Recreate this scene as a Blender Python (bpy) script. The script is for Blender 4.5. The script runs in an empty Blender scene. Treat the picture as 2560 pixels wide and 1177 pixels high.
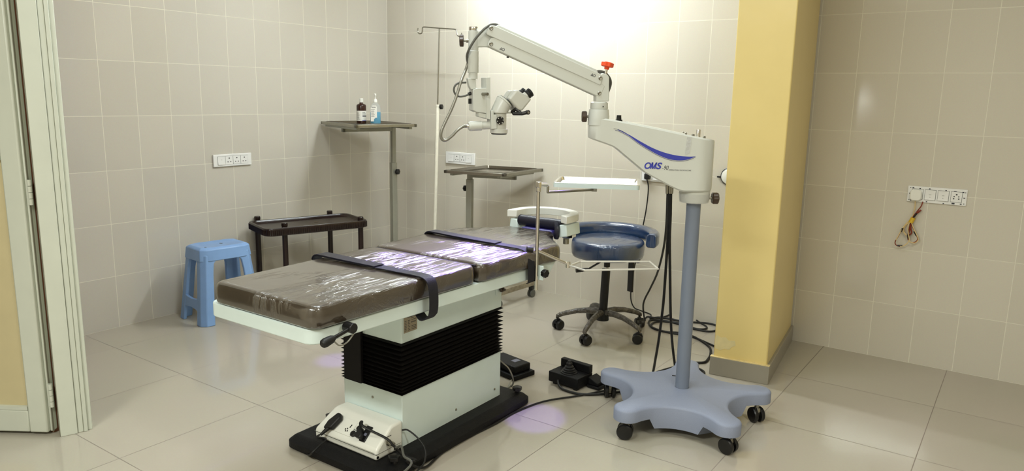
import bpy, bmesh, math, random
from mathutils import Vector, Matrix
random.seed(7)
scene = bpy.context.scene
COL = scene.collection
PI = math.pi
V = Vector

# ------------------------------------------------------------------ camera
CAM = V((4.19357925, -4.28030369, 1.35505313))
FPX = 1854.375
YAW, PITCH, ROLL = -.6092423, .18713255, .01864629
_f = V((math.sin(YAW)*math.cos(PITCH), math.cos(YAW)*math.cos(PITCH), -math.sin(PITCH)))
_r = V((math.cos(YAW), -math.sin(YAW), 0)); _u = _r.cross(_f)
RT = math.cos(ROLL)*_r + math.sin(ROLL)*_u
UP = -math.sin(ROLL)*_r + math.cos(ROLL)*_u
FW = _f
cd = bpy.data.cameras.new('camera'); cam = bpy.data.objects.new('camera', cd); COL.objects.link(cam)
cd.sensor_fit = 'HORIZONTAL'; cd.sensor_width = 36.0; cd.lens = FPX/2560*36; cd.clip_start = .05
cam.matrix_world = Matrix(((RT.x, UP.x, -FW.x, CAM.x), (RT.y, UP.y, -FW.y, CAM.y), (RT.z, UP.z, -FW.z, CAM.z), (0, 0, 0, 1)))
scene.camera = cam

def ray(u, v): return FW + RT*((u-1280)/FPX) - UP*((v-588.5)/FPX)
def at(u, v, x=None, y=None, z=None):
    """world point seen at photo pixel (u,v) on a plane x=, y= or z="""
    r = ray(u, v)
    t = (x-CAM.x)/r.x if x is not None else (y-CAM.y)/r.y if y is not None else (z-CAM.z)/r.z
    return CAM + r*t
class Pl:
    """vertical plane through O; s runs along its direction, off towards the room"""
    def __init__(self, O, ang):
        a = math.radians(ang); self.O = V((O[0], O[1], 0)); self.u = V((math.cos(a), math.sin(a), 0))
        n = V((-math.sin(a), math.cos(a), 0)); self.n = n if n.dot(CAM-self.O) > 0 else -n
    def p(self, u, v, off=0.):
        r = ray(u, v); t = (off-self.n.dot(CAM-self.O))/self.n.dot(r); return CAM + r*t
    def sz(self, u, v, off=0.):
        q = self.p(u, v, off); return ((q-self.O).dot(self.u), q.z)
    def w(self, s, z, off=0.): return self.O + self.u*s + self.n*off + V((0, 0, z))

# ------------------------------------------------------------------ materials
def srgb(r, g, b):
    f = lambda c: (c/255/12.92) if c/255 <= .04045 else ((c/255+.055)/1.055)**2.4
    return (f(r), f(g), f(b), 1)
def mat(name, col, rough=.5, metal=0., var=.06, scale=12., bump=0., bscale=60., coat=0., coat_rough=.1, stretch=None, trans=0., alpha=1., spec=.5):
    m = bpy.data.materials.new(name); m.use_nodes = True
    nt = m.node_tree; N = nt.nodes; L = nt.links; b = N['Principled BSDF']
    tc = N.new('ShaderNodeTexCoord'); src = tc.outputs['Object']
    if stretch:
        mp = N.new('ShaderNodeMapping'); mp.inputs['Scale'].default_value = stretch; L.new(src, mp.inputs[0]); src = mp.outputs[0]
    no = N.new('ShaderNodeTexNoise'); no.inputs['Scale'].default_value = scale; no.inputs['Detail'].default_value = 4
    L.new(src, no.inputs['Vector'])
    rp = N.new('ShaderNodeValToRGB')
    rp.color_ramp.elements[0].position = .3; rp.color_ramp.elements[1].position = .7
    rp.color_ramp.elements[0].color = tuple(max(0, c*(1-var)) for c in col[:3])+(1,)
    rp.color_ramp.elements[1].color = tuple(min(1, c*(1+var)) for c in col[:3])+(1,)
    L.new(no.outputs['Fac'], rp.inputs[0]); L.new(rp.outputs[0], b.inputs['Base Color'])
    b.inputs['Roughness'].default_value = rough; b.inputs['Metallic'].default_value = metal
    b.inputs['Coat Weight'].default_value = coat; b.inputs['Coat Roughness'].default_value = coat_rough
    b.inputs['Transmission Weight'].default_value = trans; b.inputs['Alpha'].default_value = alpha
    b.inputs['Specular IOR Level'].default_value = spec
    if bump:
        n2 = N.new('ShaderNodeTexNoise'); n2.inputs['Scale'].default_value = bscale; n2.inputs['Detail'].default_value = 3
        L.new(src, n2.inputs['Vector'])
        bp = N.new('ShaderNodeBump'); bp.inputs['Strength'].default_value = bump; bp.inputs['Distance'].default_value = .01
        L.new(n2.outputs['Fac'], bp.inputs['Height']); L.new(bp.outputs[0], b.inputs['Normal'])
        if coat: L.new(bp.outputs[0], b.inputs['Coat Normal'])
    return m
def tile_mat(name, axes, offs, w, h, col, col2, grout, rough, mortar, wav=.02, wavs=2.2, blotch=None, dirt=None):
    """tiles laid on the plane of two world axes (geometry position), grout lines, slightly uneven glaze"""
    m = bpy.data.materials.new(name); m.use_nodes = True
    nt = m.node_tree; N = nt.nodes; L = nt.links; b = N['Principled BSDF']
    g = N.new('ShaderNodeNewGeometry'); sp = N.new('ShaderNodeSeparateXYZ'); L.new(g.outputs['Position'], sp.inputs[0])
    cb = N.new('ShaderNodeCombineXYZ')
    for k in (0, 1):
        ad = N.new('ShaderNodeMath'); ad.operation = 'ADD'; ad.inputs[1].default_value = 40*(w if k == 0 else h)-offs[k]
        L.new(sp.outputs[axes[k]], ad.inputs[0]); L.new(ad.outputs[0], cb.inputs[k])
    br = N.new('ShaderNodeTexBrick'); br.offset = 0; br.squash = 1
    br.inputs['Scale'].default_value = 1; br.inputs['Brick Width'].default_value = w; br.inputs['Row Height'].default_value = h
    br.inputs['Mortar Size'].default_value = mortar; br.inputs['Mortar Smooth'].default_value = .1; br.inputs['Bias'].default_value = 0
    br.inputs['Color1'].default_value = col; br.inputs['Color2'].default_value = col2; br.inputs['Mortar'].default_value = grout
    L.new(cb.outputs[0], br.inputs['Vector'])
    cl = br.outputs['Color']
    nz = N.new('ShaderNodeTexNoise'); nz.inputs['Scale'].default_value = 150; nz.inputs['Detail'].default_value = 3; L.new(g.outputs['Position'], nz.inputs['Vector'])
    mx = N.new('ShaderNodeMix'); mx.data_type = 'RGBA'; mx.blend_type = 'MULTIPLY'; mx.inputs[0].default_value = .10
    L.new(cl, mx.inputs[6]); L.new(nz.outputs['Color'], mx.inputs[7]); cl = mx.outputs[2]
    if dirt:
        n3 = N.new('ShaderNodeTexNoise'); n3.inputs['Scale'].default_value = 1.4; n3.inputs['Detail'].default_value = 2; L.new(g.outputs['Position'], n3.inputs['Vector'])
        r3 = N.new('ShaderNodeMapRange'); r3.inputs[1].default_value = .35; r3.inputs[2].default_value = .65; L.new(n3.outputs['Fac'], r3.inputs[0])
        m3 = N.new('ShaderNodeMix'); m3.data_type = 'RGBA'; m3.inputs[7].default_value = dirt
        ml = N.new('ShaderNodeMath'); ml.operation = 'MULTIPLY'; ml.inputs[1].default_value = .35; L.new(r3.outputs[0], ml.inputs[0]); L.new(ml.outputs[0], m3.inputs[0])
        L.new(cl, m3.inputs[6]); cl = m3.outputs[2]
    L.new(cl, b.inputs['Base Color'])
    rr = N.new('ShaderNodeMapRange'); rr.inputs[3].default_value = rough; rr.inputs[4].default_value = .55
    L.new(br.outputs['Fac'], rr.inputs[0]); L.new(rr.outputs[0], b.inputs['Roughness'])
    n2 = N.new('ShaderNodeTexNoise'); n2.inputs['Scale'].default_value = wavs; n2.inputs['Detail'].default_value = 1; L.new(g.outputs['Position'], n2.inputs['Vector'])
    b1 = N.new('ShaderNodeBump'); b1.inputs['Strength'].default_value = 1; b1.inputs['Distance'].default_value = wav; L.new(n2.outputs['Fac'], b1.inputs['Height'])
    b2 = N.new('ShaderNodeBump'); b2.inputs['Strength'].default_value = .5; b2.inputs['Distance'].default_value = .002; b2.invert = True
    L.new(br.outputs['Fac'], b2.inputs['Height']); L.new(b1.outputs[0], b2.inputs['Normal']); L.new(b2.outputs[0], b.inputs['Normal'])
    return m
M = {}
WT = srgb(214, 208, 194); WT2 = srgb(209, 203, 189); GR = srgb(232, 228, 212)
M['tile_back'] = tile_mat('glazed_wall_tile_back', (0, 2), (.1835, 0), .2, .3, WT, WT2, GR, .11, .0016, .004)
M['tile_left'] = tile_mat('glazed_wall_tile_left', (1, 2), (-.2078, 0), .2, .3, srgb(209, 204, 193), srgb(204, 199, 188), GR, .11, .0016, .004)
M['floor'] = tile_mat('polished_floor_tile', (0, 1), (.944, -.578), .6035, .609, srgb(182, 176, 160), srgb(178, 172, 156), srgb(128, 120, 108), .09, .0018, .003, 1.5, dirt=srgb(186, 172, 164))
M['plinth'] = mat('grey_plinth_tile', srgb(150, 144, 130), .3, var=.05, scale=6)
M['ceiling'] = mat('white_ceiling_paint', srgb(235, 232, 222), .8)
M['plain_wall'] = mat('cream_wall_paint', srgb(205, 196, 178), .5)
M['brown_wall'] = mat('brown_laminate', srgb(112, 68, 44), .4, var=.15, scale=5)
M['upvc'] = mat('white_upvc', srgb(208, 211, 197), .35, var=.02)
M['beige_panel'] = mat('beige_door_panel', srgb(206, 192, 150), .5, var=.03)
M['door_gasket'] = mat('tan_grey_gasket', srgb(128, 124, 108), .6)
M['gasket'] = mat('grey_gasket', srgb(70, 74, 68), .6)
M['dark_glass'] = mat('dark_glass', srgb(60, 48, 40), .1)
M['white_metal'] = mat('white_powder_coat', srgb(224, 238, 236), .32, var=.015)
M['white_plastic'] = mat('white_plastic', srgb(236, 236, 228), .3, var=.015)
M['switch'] = mat('switch_plastic', srgb(236, 236, 234), .3, var=.01)
M['black'] = mat('black_plastic', srgb(14, 13, 14), .35, var=.2)
M['black_rubber'] = mat('black_rubber', srgb(11, 10, 10), .55, var=.2)
M['black_cast'] = mat('black_crackle_paint', srgb(13, 13, 15), .55, var=.3, scale=120, bump=.15, bscale=250, spec=.25)
M['bellows'] = mat('black_bellows_fabric', srgb(17, 14, 14), .6, var=.2, spec=.2)
M['grey_print'] = mat('grey_print', srgb(70, 70, 70), .6)
M['plate'] = mat('aluminium_plate', srgb(165, 152, 128), .4, .2, var=.05)
def film_mat(name, col, st=.55):
    m = mat(name, col, .32, var=.18, scale=4, coat=1., coat_rough=.09, spec=.6); nt = m.node_tree; N = nt.nodes; L = nt.links; b = N['Principled BSDF']
    b.inputs['Coat IOR'].default_value = 1.75
    tc = N.new('ShaderNodeTexCoord')
    mp = N.new('ShaderNodeMapping'); mp.inputs['Scale'].default_value = (60, 9, 7); mp.inputs['Rotation'].default_value = (0, 0, .35); L.new(tc.outputs['Object'], mp.inputs[0])
    n1 = N.new('ShaderNodeTexNoise'); n1.inputs['Scale'].default_value = 1; n1.inputs['Detail'].default_value = 5; n1.inputs['Roughness'].default_value = .65; n1.inputs['Distortion'].default_value = .6; L.new(mp.outputs[0], n1.inputs['Vector'])
    rp = N.new('ShaderNodeValToRGB'); rp.color_ramp.elements[0].position = .48; rp.color_ramp.elements[1].position = .75; L.new(n1.outputs['Fac'], rp.inputs[0])
    n2 = N.new('ShaderNodeTexNoise'); n2.inputs['Scale'].default_value = 4.5; n2.inputs['Detail'].default_value = 1; L.new(tc.outputs['Object'], n2.inputs['Vector'])
    r2 = N.new('ShaderNodeValToRGB'); r2.color_ramp.elements[0].position = .42; r2.color_ramp.elements[1].position = .62; L.new(n2.outputs['Fac'], r2.inputs[0])
    ml = N.new('ShaderNodeMath'); ml.operation = 'MULTIPLY'; L.new(rp.outputs[0], ml.inputs[0]); L.new(r2.outputs[0], ml.inputs[1])
    n3 = N.new('ShaderNodeTexNoise'); n3.inputs['Scale'].default_value = 9; L.new(tc.outputs['Object'], n3.inputs['Vector'])
    ad = N.new('ShaderNodeMath'); ad.operation = 'MULTIPLY_ADD'; ad.inputs[1].default_value = .5; L.new(n3.outputs['Fac'], ad.inputs[0]); L.new(ml.outputs[0], ad.inputs[2])
    bp = N.new('ShaderNodeBump'); bp.inputs['Strength'].default_value = st; bp.inputs['Distance'].default_value = .006; L.new(ad.outputs[0], bp.inputs['Height'])
    L.new(bp.outputs[0], b.inputs['Coat Normal']); L.new(bp.outputs[0], b.inputs['Normal']); return m
M['film_blue'] = film_mat('film_wrapped_blue_vinyl', srgb(20, 52, 92), .22)
M['film_top'] = film_mat('film_wrapped_brown_cover', srgb(62, 52, 40))
M['clear_film'] = mat('clear_film', srgb(225, 225, 225), .12, var=.02, bump=.8, bscale=70, alpha=.28)
M['navy'] = mat('navy_leatherette', srgb(21, 21, 38), .4, var=.1, bump=.05, bscale=200)
M['strap'] = mat('navy_webbing', srgb(15, 15, 27), .6, var=.15, bump=.2, bscale=400)
M['violet'] = mat('violet_cover', srgb(58, 52, 116), .35, var=.1)
M['chrome'] = mat('brushed_steel', srgb(222, 219, 212), .24, 1., var=.05)
M['steel'] = mat('satin_steel', srgb(156, 153, 142), .38, 1., var=.08, scale=20)
M['tray_steel'] = mat('polished_tray_steel', srgb(120, 114, 104), .12, 1., var=.1, scale=5, bump=.1, bscale=8)
M['grey_paint'] = mat('grey_tube_paint', srgb(158, 158, 146), .4, .35, var=.05)
M['worn_steel'] = mat('worn_steel', srgb(160, 150, 130), .45, .5, var=.25, scale=25)
M['cream_paint'] = mat('cream_tube_paint', srgb(232, 228, 212), .4, var=.04, scale=40)
M['scope'] = mat('light_grey_enamel', srgb(208, 210, 203), .38, var=.012)
M['scope_head'] = mat('satin_grey_enamel', srgb(202, 202, 194), .3, var=.015)
M['lilac_pole'] = mat('lilac_grey_pole_paint', srgb(122, 131, 148), .4, var=.02)
M['lilac'] = mat('lilac_grey_textured_plastic', srgb(140, 148, 170), .5, var=.04, scale=300, bump=.08, bscale=500)
M['blue_print'] = mat('blue_print', srgb(58, 66, 168), .4, var=.03)
M['grey_line'] = mat('grey_print_line', srgb(120, 122, 140), .5)
M['dark_print'] = mat('dark_print', srgb(50, 50, 60), .5)
M['brown_knob'] = mat('brown_bakelite', srgb(66, 50, 38), .35, var=.1)
M['orange'] = mat('orange_plastic', srgb(232, 78, 30), .35, var=.04)
M['conduit'] = mat('grey_conduit', srgb(150, 148, 138), .35, .6, var=.1, scale=80)
M['grey_cable'] = mat('grey_cable', srgb(92, 92, 86), .45, var=.05)
M['blue_stool'] = mat('light_blue_plastic', srgb(128, 164, 214), .4, var=.06, scale=9)
M['brown_plastic'] = mat('dark_brown_plastic', srgb(33, 19, 16), .28, var=.15)
M['vinyl_blue'] = mat('film_wrapped_blue_vinyl', srgb(22, 48, 80), .28, var=.18, scale=7, bump=.2, bscale=20, coat=.8, coat_rough=.1)
M['wrapped_black'] = mat('film_wrapped_black_metal', srgb(84, 78, 70), .25, var=.55, scale=45, bump=1., bscale=70, coat=.6)
M['yellow'] = mat('yellow_gloss_paint', srgb(233, 210, 140), .28, var=.03, scale=3, bump=.15, bscale=7)
M['brown_bottle'] = mat('brown_bottle_plastic', srgb(52, 24, 16), .2, var=.08)
M['label'] = mat('paper_label', srgb(232, 230, 222), .5, var=.02)
M['clear'] = mat('clear_plastic', srgb(225, 235, 240), .1, var=.01, alpha=.16)
M['blue_liquid'] = mat('blue_sanitizer', srgb(30, 150, 190), .15, var=.03)
M['wire_red'] = mat('red_brown_wire', srgb(130, 48, 24), .45)
M['wire_cream'] = mat('cream_wire', srgb(222, 196, 140), .45)
M['wire_yellow'] = mat('yellow_tape', srgb(216, 178, 50), .4)
M['tube'] = None
def emit(name, col, st):
    m = bpy.data.materials.new(name); m.use_nodes = True; b = m.node_tree.nodes['Principled BSDF']
    b.inputs['Base Color'].default_value = (.9, .9, .9, 1); b.inputs['Emission Color'].default_value = col; b.inputs['Emission Strength'].default_value = st
    return m

# ------------------------------------------------------------------ mesh helpers
def B(): return bmesh.new()
def add_box(bm, c, size, rot=0., M4=None):
    T = Matrix.Translation(V(c)) @ Matrix.Rotation(rot, 4, 'Z') @ Matrix.Diagonal((size[0], size[1], size[2], 1))
    if M4 is not None: T = M4 @ Matrix.Diagonal((size[0], size[1], size[2], 1))
    return bmesh.ops.create_cube(bm, size=1, matrix=T)['verts']
def box_between(bm, lo, hi): add_box(bm, [(a+b)/2 for a, b in zip(lo, hi)], [abs(b-a) for a, b in zip(lo, hi)])
def frame_of(d):
    d = d.normalized(); a = V((0, 0, 1)) if abs(d.z) < .95 else V((1, 0, 0))
    x = a.cross(d).normalized(); return x, d.cross(x)
def add_cyl(bm, p0, p1, r0, r1=None, seg=24, cap=True):
    p0, p1 = V(p0), V(p1); r1 = r0 if r1 is None else r1; x, y = frame_of(p1-p0)
    R = []
    for p, r in ((p0, r0), (p1, r1)):
        R.append([bm.verts.new(p + (x*math.cos(2*PI*i/seg) + y*math.sin(2*PI*i/seg))*r) for i in range(seg)])
    for i in range(seg): bm.faces.new((R[0][i], R[0][(i+1) % seg], R[1][(i+1) % seg], R[1][i]))
    if cap: bm.faces.new(R[0][::-1]); bm.faces.new(R[1])
def add_lathe(bm, p0, axis, prof, seg=28):
    """prof: list of (radius, distance along axis)"""
    p0 = V(p0); d = V(axis).normalized(); x, y = frame_of(d); R = []
    for r, h in prof:
        R.append([bm.verts.new(p0 + d*h + (x*math.cos(2*PI*i/seg) + y*math.sin(2*PI*i/seg))*max(r, 1e-5)) for i in range(seg)])
    for a, b in zip(R, R[1:]):
        for i in range(seg): bm.faces.new((a[i], a[(i+1) % seg], b[(i+1) % seg], b[i]))
    bm.faces.new(R[0][::-1]); bm.faces.new(R[-1])
def smooth_path(P, sub=6, closed=False):
    P = [V(p) for p in P]; n = len(P); out = []
    for i in range(n if closed else n-1):
        p1, p2 = P[i], P[(i+1) % n]
        p0 = P[i-1] if (closed or i > 0) else p1*2-p2
        p3 = P[(i+2) % n] if (closed or i+2 < n) else p2*2-p1
        for k in range(sub):
            t = k/sub
            out.append(.5*((2*p1) + (p2-p0)*t + (2*p0-5*p1+4*p2-p3)*t*t + (3*p1-p0-3*p2+p3)*t**3))
    if not closed: out.append(P[-1])
    return out
def add_tube(bm, P, r, seg=8, sub=6, smooth=True, closed=False):
    P = smooth_path(P, sub, closed) if smooth else [V(p) for p in P]
    n = len(P); rings = []; x = None
    for i, p in enumerate(P):
        a = P[i-1] if (i > 0 or closed) else p; b = P[(i+1) % n] if (i < n-1 or closed) else p
        d = (b-a); d = d.normalized() if d.length > 1e-9 else V((0, 0, 1))
        if x is None: x, _ = frame_of(d)
        x = (x - d*x.dot(d)); x = x.normalized() if x.length > 1e-6 else frame_of(d)[0]
        y = d.cross(x)
        rings.append([bm.verts.new(p + (x*math.cos(2*PI*k/seg) + y*math.sin(2*PI*k/seg))*r) for k in range(seg)])
    for i in range(n if closed else n-1):
        a, b = rings[i], rings[(i+1) % n]
        for k in range(seg): bm.faces.new((a[k], a[(k+1) % seg], b[(k+1) % seg], b[k]))
    if not closed: bm.faces.new(rings[0][::-1]); bm.faces.new(rings[-1])
def add_bars(bm, P, r, seg=10, closed=False):
    P = [V(p) for p in P]
    for a, b in zip(P, P[1:] + (P[:1] if closed else [])):
        if (b-a).length > 1e-6: add_cyl(bm, a, b, r, seg=seg)
    for p in P: bmesh.ops.create_uvsphere(bm, u_segments=seg, v_segments=6, radius=r, matrix=Matrix.Translation(p))
def add_prism(bm, pts, d):
    """pts: planar loop of world points, extruded by vector d"""
    d = V(d); a = [bm.verts.new(V(p)) for p in pts]; b = [bm.verts.new(V(p)+d) for p in pts]; n = len(a)
    bm.faces.new(a[::-1]); bm.faces.new(b)
    for i in range(n): bm.faces.new((a[i], a[(i+1) % n], b[(i+1) % n], b[i]))
def add_loft(bm, rings, cap=True, closed=False):
    R = [[bm.verts.new(V(p)) for p in r] for r in rings]; n = len(R[0])
    for a, b in list(zip(R, R[1:])) + ([(R[-1], R[0])] if closed else []):
        for i in range(n): bm.faces.new((a[i], a[(i+1) % n], b[(i+1) % n], b[i]))
    if cap and not closed: bm.faces.new(R[0][::-1]); bm.faces.new(R[-1])
def rrect(x0, y0, x1, y1, r, seg=5):
    o = []
    for cx, cy, a in ((x1-r, y1-r, 0), (x0+r, y1-r, 90), (x0+r, y0+r, 180), (x1-r, y0+r, 270)):
        for k in range(seg+1):
            t = math.radians(a + 90*k/seg); o.append((cx+r*math.cos(t), cy+r*math.sin(t)))
    return o
WLOC = {}
def root(name, loc, label, cat, group=None):
    o = bpy.data.objects.new(name, None); COL.objects.link(o); o.location = V(loc); o.empty_display_size = .05
    WLOC[o.name] = V(loc); o['label'] = label; o['category'] = cat
    if group: o['group'] = group
    return o
def obj(name, bm, material, parent=None, bevel=0., bseg=2, ang=35, label=None, loc=None):
    bmesh.ops.recalc_face_normals(bm, faces=bm.faces)
    me = bpy.data.meshes.new(name); bm.to_mesh(me); bm.free()
    vs = me.vertices
    if loc is None:
        c = V(((min(v.co.x for v in vs)+max(v.co.x for v in vs))/2, (min(v.co.y for v in vs)+max(v.co.y for v in vs))/2, min(v.co.z for v in vs)))
    else: c = V(loc)
    me.transform(Matrix.Translation(-c))
    for p in me.polygons: p.use_smooth = True
    try: me.set_sharp_from_angle(angle=math.radians(ang))
    except Exception: pass
    o = bpy.data.objects.new(name, me); COL.objects.link(o); WLOC[o.name] = c
    if isinstance(material, (list, tuple)):
        for m_ in material: me.materials.append(m_)
    else: me.materials.append(material)
    if parent is not None: o.parent = parent; o.location = c - WLOC[parent.name]
    else: o.location = c
    if bevel:
        bv = o.modifiers.new('bevel', 'BEVEL'); bv.width = bevel; bv.segments = bseg; bv.limit_method = 'ANGLE'; bv.angle_limit = math.radians(30)
        bv.harden_normals = False
    if label: o['label'] = label
    return o
def tag(o, label, cat, group=None):
    o['label'] = label; o['category'] = cat
    if group: o['group'] = group
    return o
def struct(name, bm, m, parent=None, **k):
    o = obj(name, bm, m, parent, **k)
    if parent is None: o['kind'] = 'structure'
    return o
def text_mesh(body, size, shear=0., offset=0., align='LEFT', spacing=1.):
    cu = bpy.data.curves.new('t', 'FONT'); cu.body = body; cu.size = size; cu.shear = shear; cu.offset = offset; cu.align_x = align; cu.space_character = spacing
    cu.resolution_u = 4
    o = bpy.data.objects.new('t', cu); COL.objects.link(o)
    bpy.context.view_layer.update()
    dg = bpy.context.evaluated_depsgraph_get(); me = o.evaluated_get(dg).to_mesh()
    v = [tuple(q.co) for q in me.vertices]; f = [tuple(p.vertices) for p in me.polygons]
    o.evaluated_get(dg).to_mesh_clear(); bpy.data.objects.remove(o); bpy.data.curves.remove(cu)
    return v, f
def add_text(bm, tm, fn):
    vs = [bm.verts.new(fn(x, y)) for x, y, _ in tm[0]]
    for f in tm[1]:
        try: bm.faces.new([vs[i] for i in f])
        except ValueError: pass
def knob(bm, p, axis, r, h, lobes=6):
    """lobed hand knob"""
    d = V(axis).normalized(); x, y = frame_of(d); n = lobes*8; rings = []
    for k, (rr, hh) in enumerate(((.82, 0), (1, .12), (1, .85), (.8, 1))):
        rings.append([V(p) + d*h*hh + (x*math.cos(2*PI*i/n) + y*math.sin(2*PI*i/n))*r*rr*(1-.14*(.5-.5*math.cos(lobes*2*PI*i/n))) for i in range(n)])
    add_loft(bm, rings)

# ------------------------------------------------------------------ the room
def quad_box(name, lo, hi, m):
    bm = B(); box_between(bm, lo, hi); return struct(name, bm, m)
HC = 2.95
quad_box('floor', (-.15, -8.0, -.1), (6.6, .15, 0), M['floor'])
quad_box('ceiling', (-.15, -8.0, HC), (6.6, .15, HC+.1), M['ceiling'])
quad_box('wall_back', (0, 0, 0), (6.6, .15, HC), M['tile_back'])
quad_box('wall_left', (-.15, -2.99, 0), (0, .15, HC), M['tile_left'])
quad_box('wall_right', (6.5, -8.0, 0), (6.6, 0, HC), M['plain_wall'])
quad_box('wall_front', (-.15, -8.1, 0), (6.6, -8.0, HC), M['plain_wall'])
bm = B(); box_between(bm, (0, -3.06, 0), (1.13, -2.99, HC)); box_between(bm, (1.12, -3.045, 2.15), (1.2, -2.99, HC)); struct('wall_passage', bm, M['brown_wall'])
bm = B(); box_between(bm, (1.1, -8.0, 0), (1.19, -4.0, HC)); box_between(bm, (1.1, -4.0, 2.12), (1.19, -3.05, HC)); struct('wall_side', bm, M['plain_wall'])
quad_box('wall_corridor', (-.15, -8.0, 0), (-.05, -3.06, HC), M['plain_wall'])

# pillar: yellow painted, slightly out of square, on a grey tiled skirting
pil = root('pillar', (3.13, -.4, 0), 'yellow gloss-painted square pillar on grey skirting, standing against the tiled wall', 'pillar')
a = math.radians(6.5); ux = V((math.cos(a), math.sin(a), 0)); uy = V((-math.sin(a), math.cos(a), 0))
c0 = V((3.005, -.80, 0))
def pp(s, t, z): return c0 + ux*s + uy*t + V((0, 0, z))
bm = B(); add_prism(bm, [pp(0, 0, .085), pp(.258, 0, .085), pp(.258, .755, .085), pp(0, .785, .085)], (0, 0, HC-.086))
obj('painted_shaft', bm, M['yellow'], pil, bevel=.006)
bm = B(); add_prism(bm, [pp(-.012, -.014, 0), pp(.272, -.014, 0), pp(.272, .755, 0), pp(-.012, .785, 0)], (0, 0, .092))
obj('skirting', bm, M['plinth'], pil, bevel=.002)
bm = B()
for k in range(26):
    s = random.uniform(0, .25); ln = random.uniform(.01, .05)
    add_prism(bm, [pp(s, -.0005, .083), pp(s+ln, -.0005, .083), pp(s+ln*.8, -.0012, .083+random.uniform(.006, .02)), pp(s+ln*.2, -.0012, .083+random.uniform(.004, .016))], uy*-.002)
add_prism(bm, [pp(-.012, -.014, .0925), pp(.272, -.014, .0925), pp(.272, .01, .0925), pp(-.012, .01, .0925)], (0, 0, .003))
obj('flaking_paint_edge', bm, mat('flaked_cream_paint', srgb(226, 206, 150), .6, var=.15, scale=60), pil)

bm = B(); add_prism(bm, [pp(s_, -.0006, z_) for s_, z_ in ((.006, .135), (.03, .128), (.05, .14), (.075, .138), (.085, .155), (.105, .165), (.10, .19), (.07, .185), (.055, .2), (.03, .195), (.012, .205), (.004, .19))], uy*-.0006)
obj('paint_patch', bm, mat('pale_yellow_paint_patch', srgb(228, 212, 158), .4, var=.06, scale=30), pil, label='pale patch of peeled paint')

# door leaf and frame at the far left
frm = [V((1.20, -3.05, 0)), V((1.232, -2.957, 0))]
du = (frm[1]-frm[0]).normalized(); dn = V((du.y, -du.x, 0))
bm = B()
def fprof(s0, s1, off, depth=.09):
    p = [frm[0]+du*s0+dn*off, frm[0]+du*s1+dn*off, frm[0]+du*s1-dn*depth, frm[0]+du*s0-dn*depth]
    add_prism(bm, p, (0, 0, 2.14))
fprof(-.012, .047, .0); fprof(.048, .068, -.006); fprof(.0685, .083, -.002); fprof(.0835, .1, -.012)
t1 = struct('trim_1', bm, M['upvc'], bevel=.002); t1['label'] = 'white stepped door frame post at left'
bm = B(); p = [frm[0]+du*-.0135-dn*.004, frm[0]+du*-.0118-dn*.004, frm[0]+du*-.0118-dn*.02, frm[0]+du*-.0135-dn*.02]
add_prism(bm, p, (0, 0, 2.14)); obj('gasket', bm, M['door_gasket'], t1)
hg = V((1.155, -3.078, 0)); dl = V((-.17, -.115, 0)).normalized(); dln = V((-dl.y, dl.x, 0))
if dln.dot(CAM-hg) < 0: dln = -dln
def lp(s, z, off): return hg + dl*s + dln*off + V((0, 0, z))
def lbox(bm, s0, s1, z0, z1, o0, o1): add_prism(bm, [lp(s0, z0, o0), lp(s1, z0, o0), lp(s1, z0, o1), lp(s0, z0, o1)], (0, 0, z1-z0))
bm = B(); lbox(bm, 0.012, .085, .012, 2.1, -.045, 0); lbox(bm, .74, .8, .012, 2.1, -.045, 0)
lbox(bm, .085, .74, .012, .105, -.045, -.002); lbox(bm, .085, .74, 1.10, 1.2, -.045, -.002); lbox(bm, .085, .74, 2.02, 2.1, -.045, -.002)
lbox(bm, .0, .012, .012, 2.1, -.045, -.012)
door = struct('door_1', bm, M['upvc'], bevel=.006); door['label'] = 'open white door with beige lower panel'
bm = B(); lbox(bm, .083, .742, .1, 1.105, -.03, -.014); obj('lower_panel', bm, M['beige_panel'], door)
bm = B(); lbox(bm, .083, .742, 1.195, 2.03, -.03, -.016); obj('upper_pane', bm, M['dark_glass'], door)
bm = B(); lbox(bm, .0855, .74, .1045, .12, -.016, .0); lbox(bm, .0855, .74, 1.085, 1.1, -.016, .004); obj('glazing_bead', bm, M['upvc'], door)
bm = B(); lbox(bm, -.0015, .0005, .012, 2.1, -.02, -.012); obj('gasket', bm, M['door_gasket'], door)
for z in (.12, .92, 1.72):
    bm = B()
    for k in range(4): add_cyl(bm, lp(-.012, z+k*.024, -.005), lp(-.012, z+k*.024+.022, -.005), .0075, seg=12)
    lbox(bm, -.012, .004, z, z+.094, -.012, -.008)
    obj('hinge', bm, M['upvc'], door, label='white three-knuckle hinge')

# ------------------------------------------------------------------ light fittings and added lights
def batten(name, label, p0, p1, st, col, nrm):
    p0, p1, nrm = V(p0), V(p1), V(nrm)
    r = root(name, (p0+p1)/2, label, 'light')
    d = (p1-p0).normalized(); side = d.cross(nrm)
    bm = B(); add_prism(bm, [p0-side*.03, p0+side*.03, p0+side*.03+nrm*.035, p0-side*.03+nrm*.035], p1-p0); obj('batten_body', bm, M['white_plastic'], r, bevel=.004)
    bm = B(); add_cyl(bm, p0+nrm*.055+d*.04, p1+nrm*.055-d*.04, .0165, seg=16); obj('tube', bm, emit(name+'_glow', col, st), r)
    bm = B()
    bm.free()
    for q in (p0+d*.02, p1-d*.02): bm = B(); add_box(bm, q+nrm*.05, (.035, .035, .035)); obj('end_holder', bm, M['white_plastic'], r)
    return r
tb = batten('tube_light', 'long white tube light hanging from the ceiling near the tiled corner', (.98, -.72, 2.42), (2.20, -.72, 2.42), 222, (.90, .975, 1, 1), (0, 0, -1))
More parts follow.
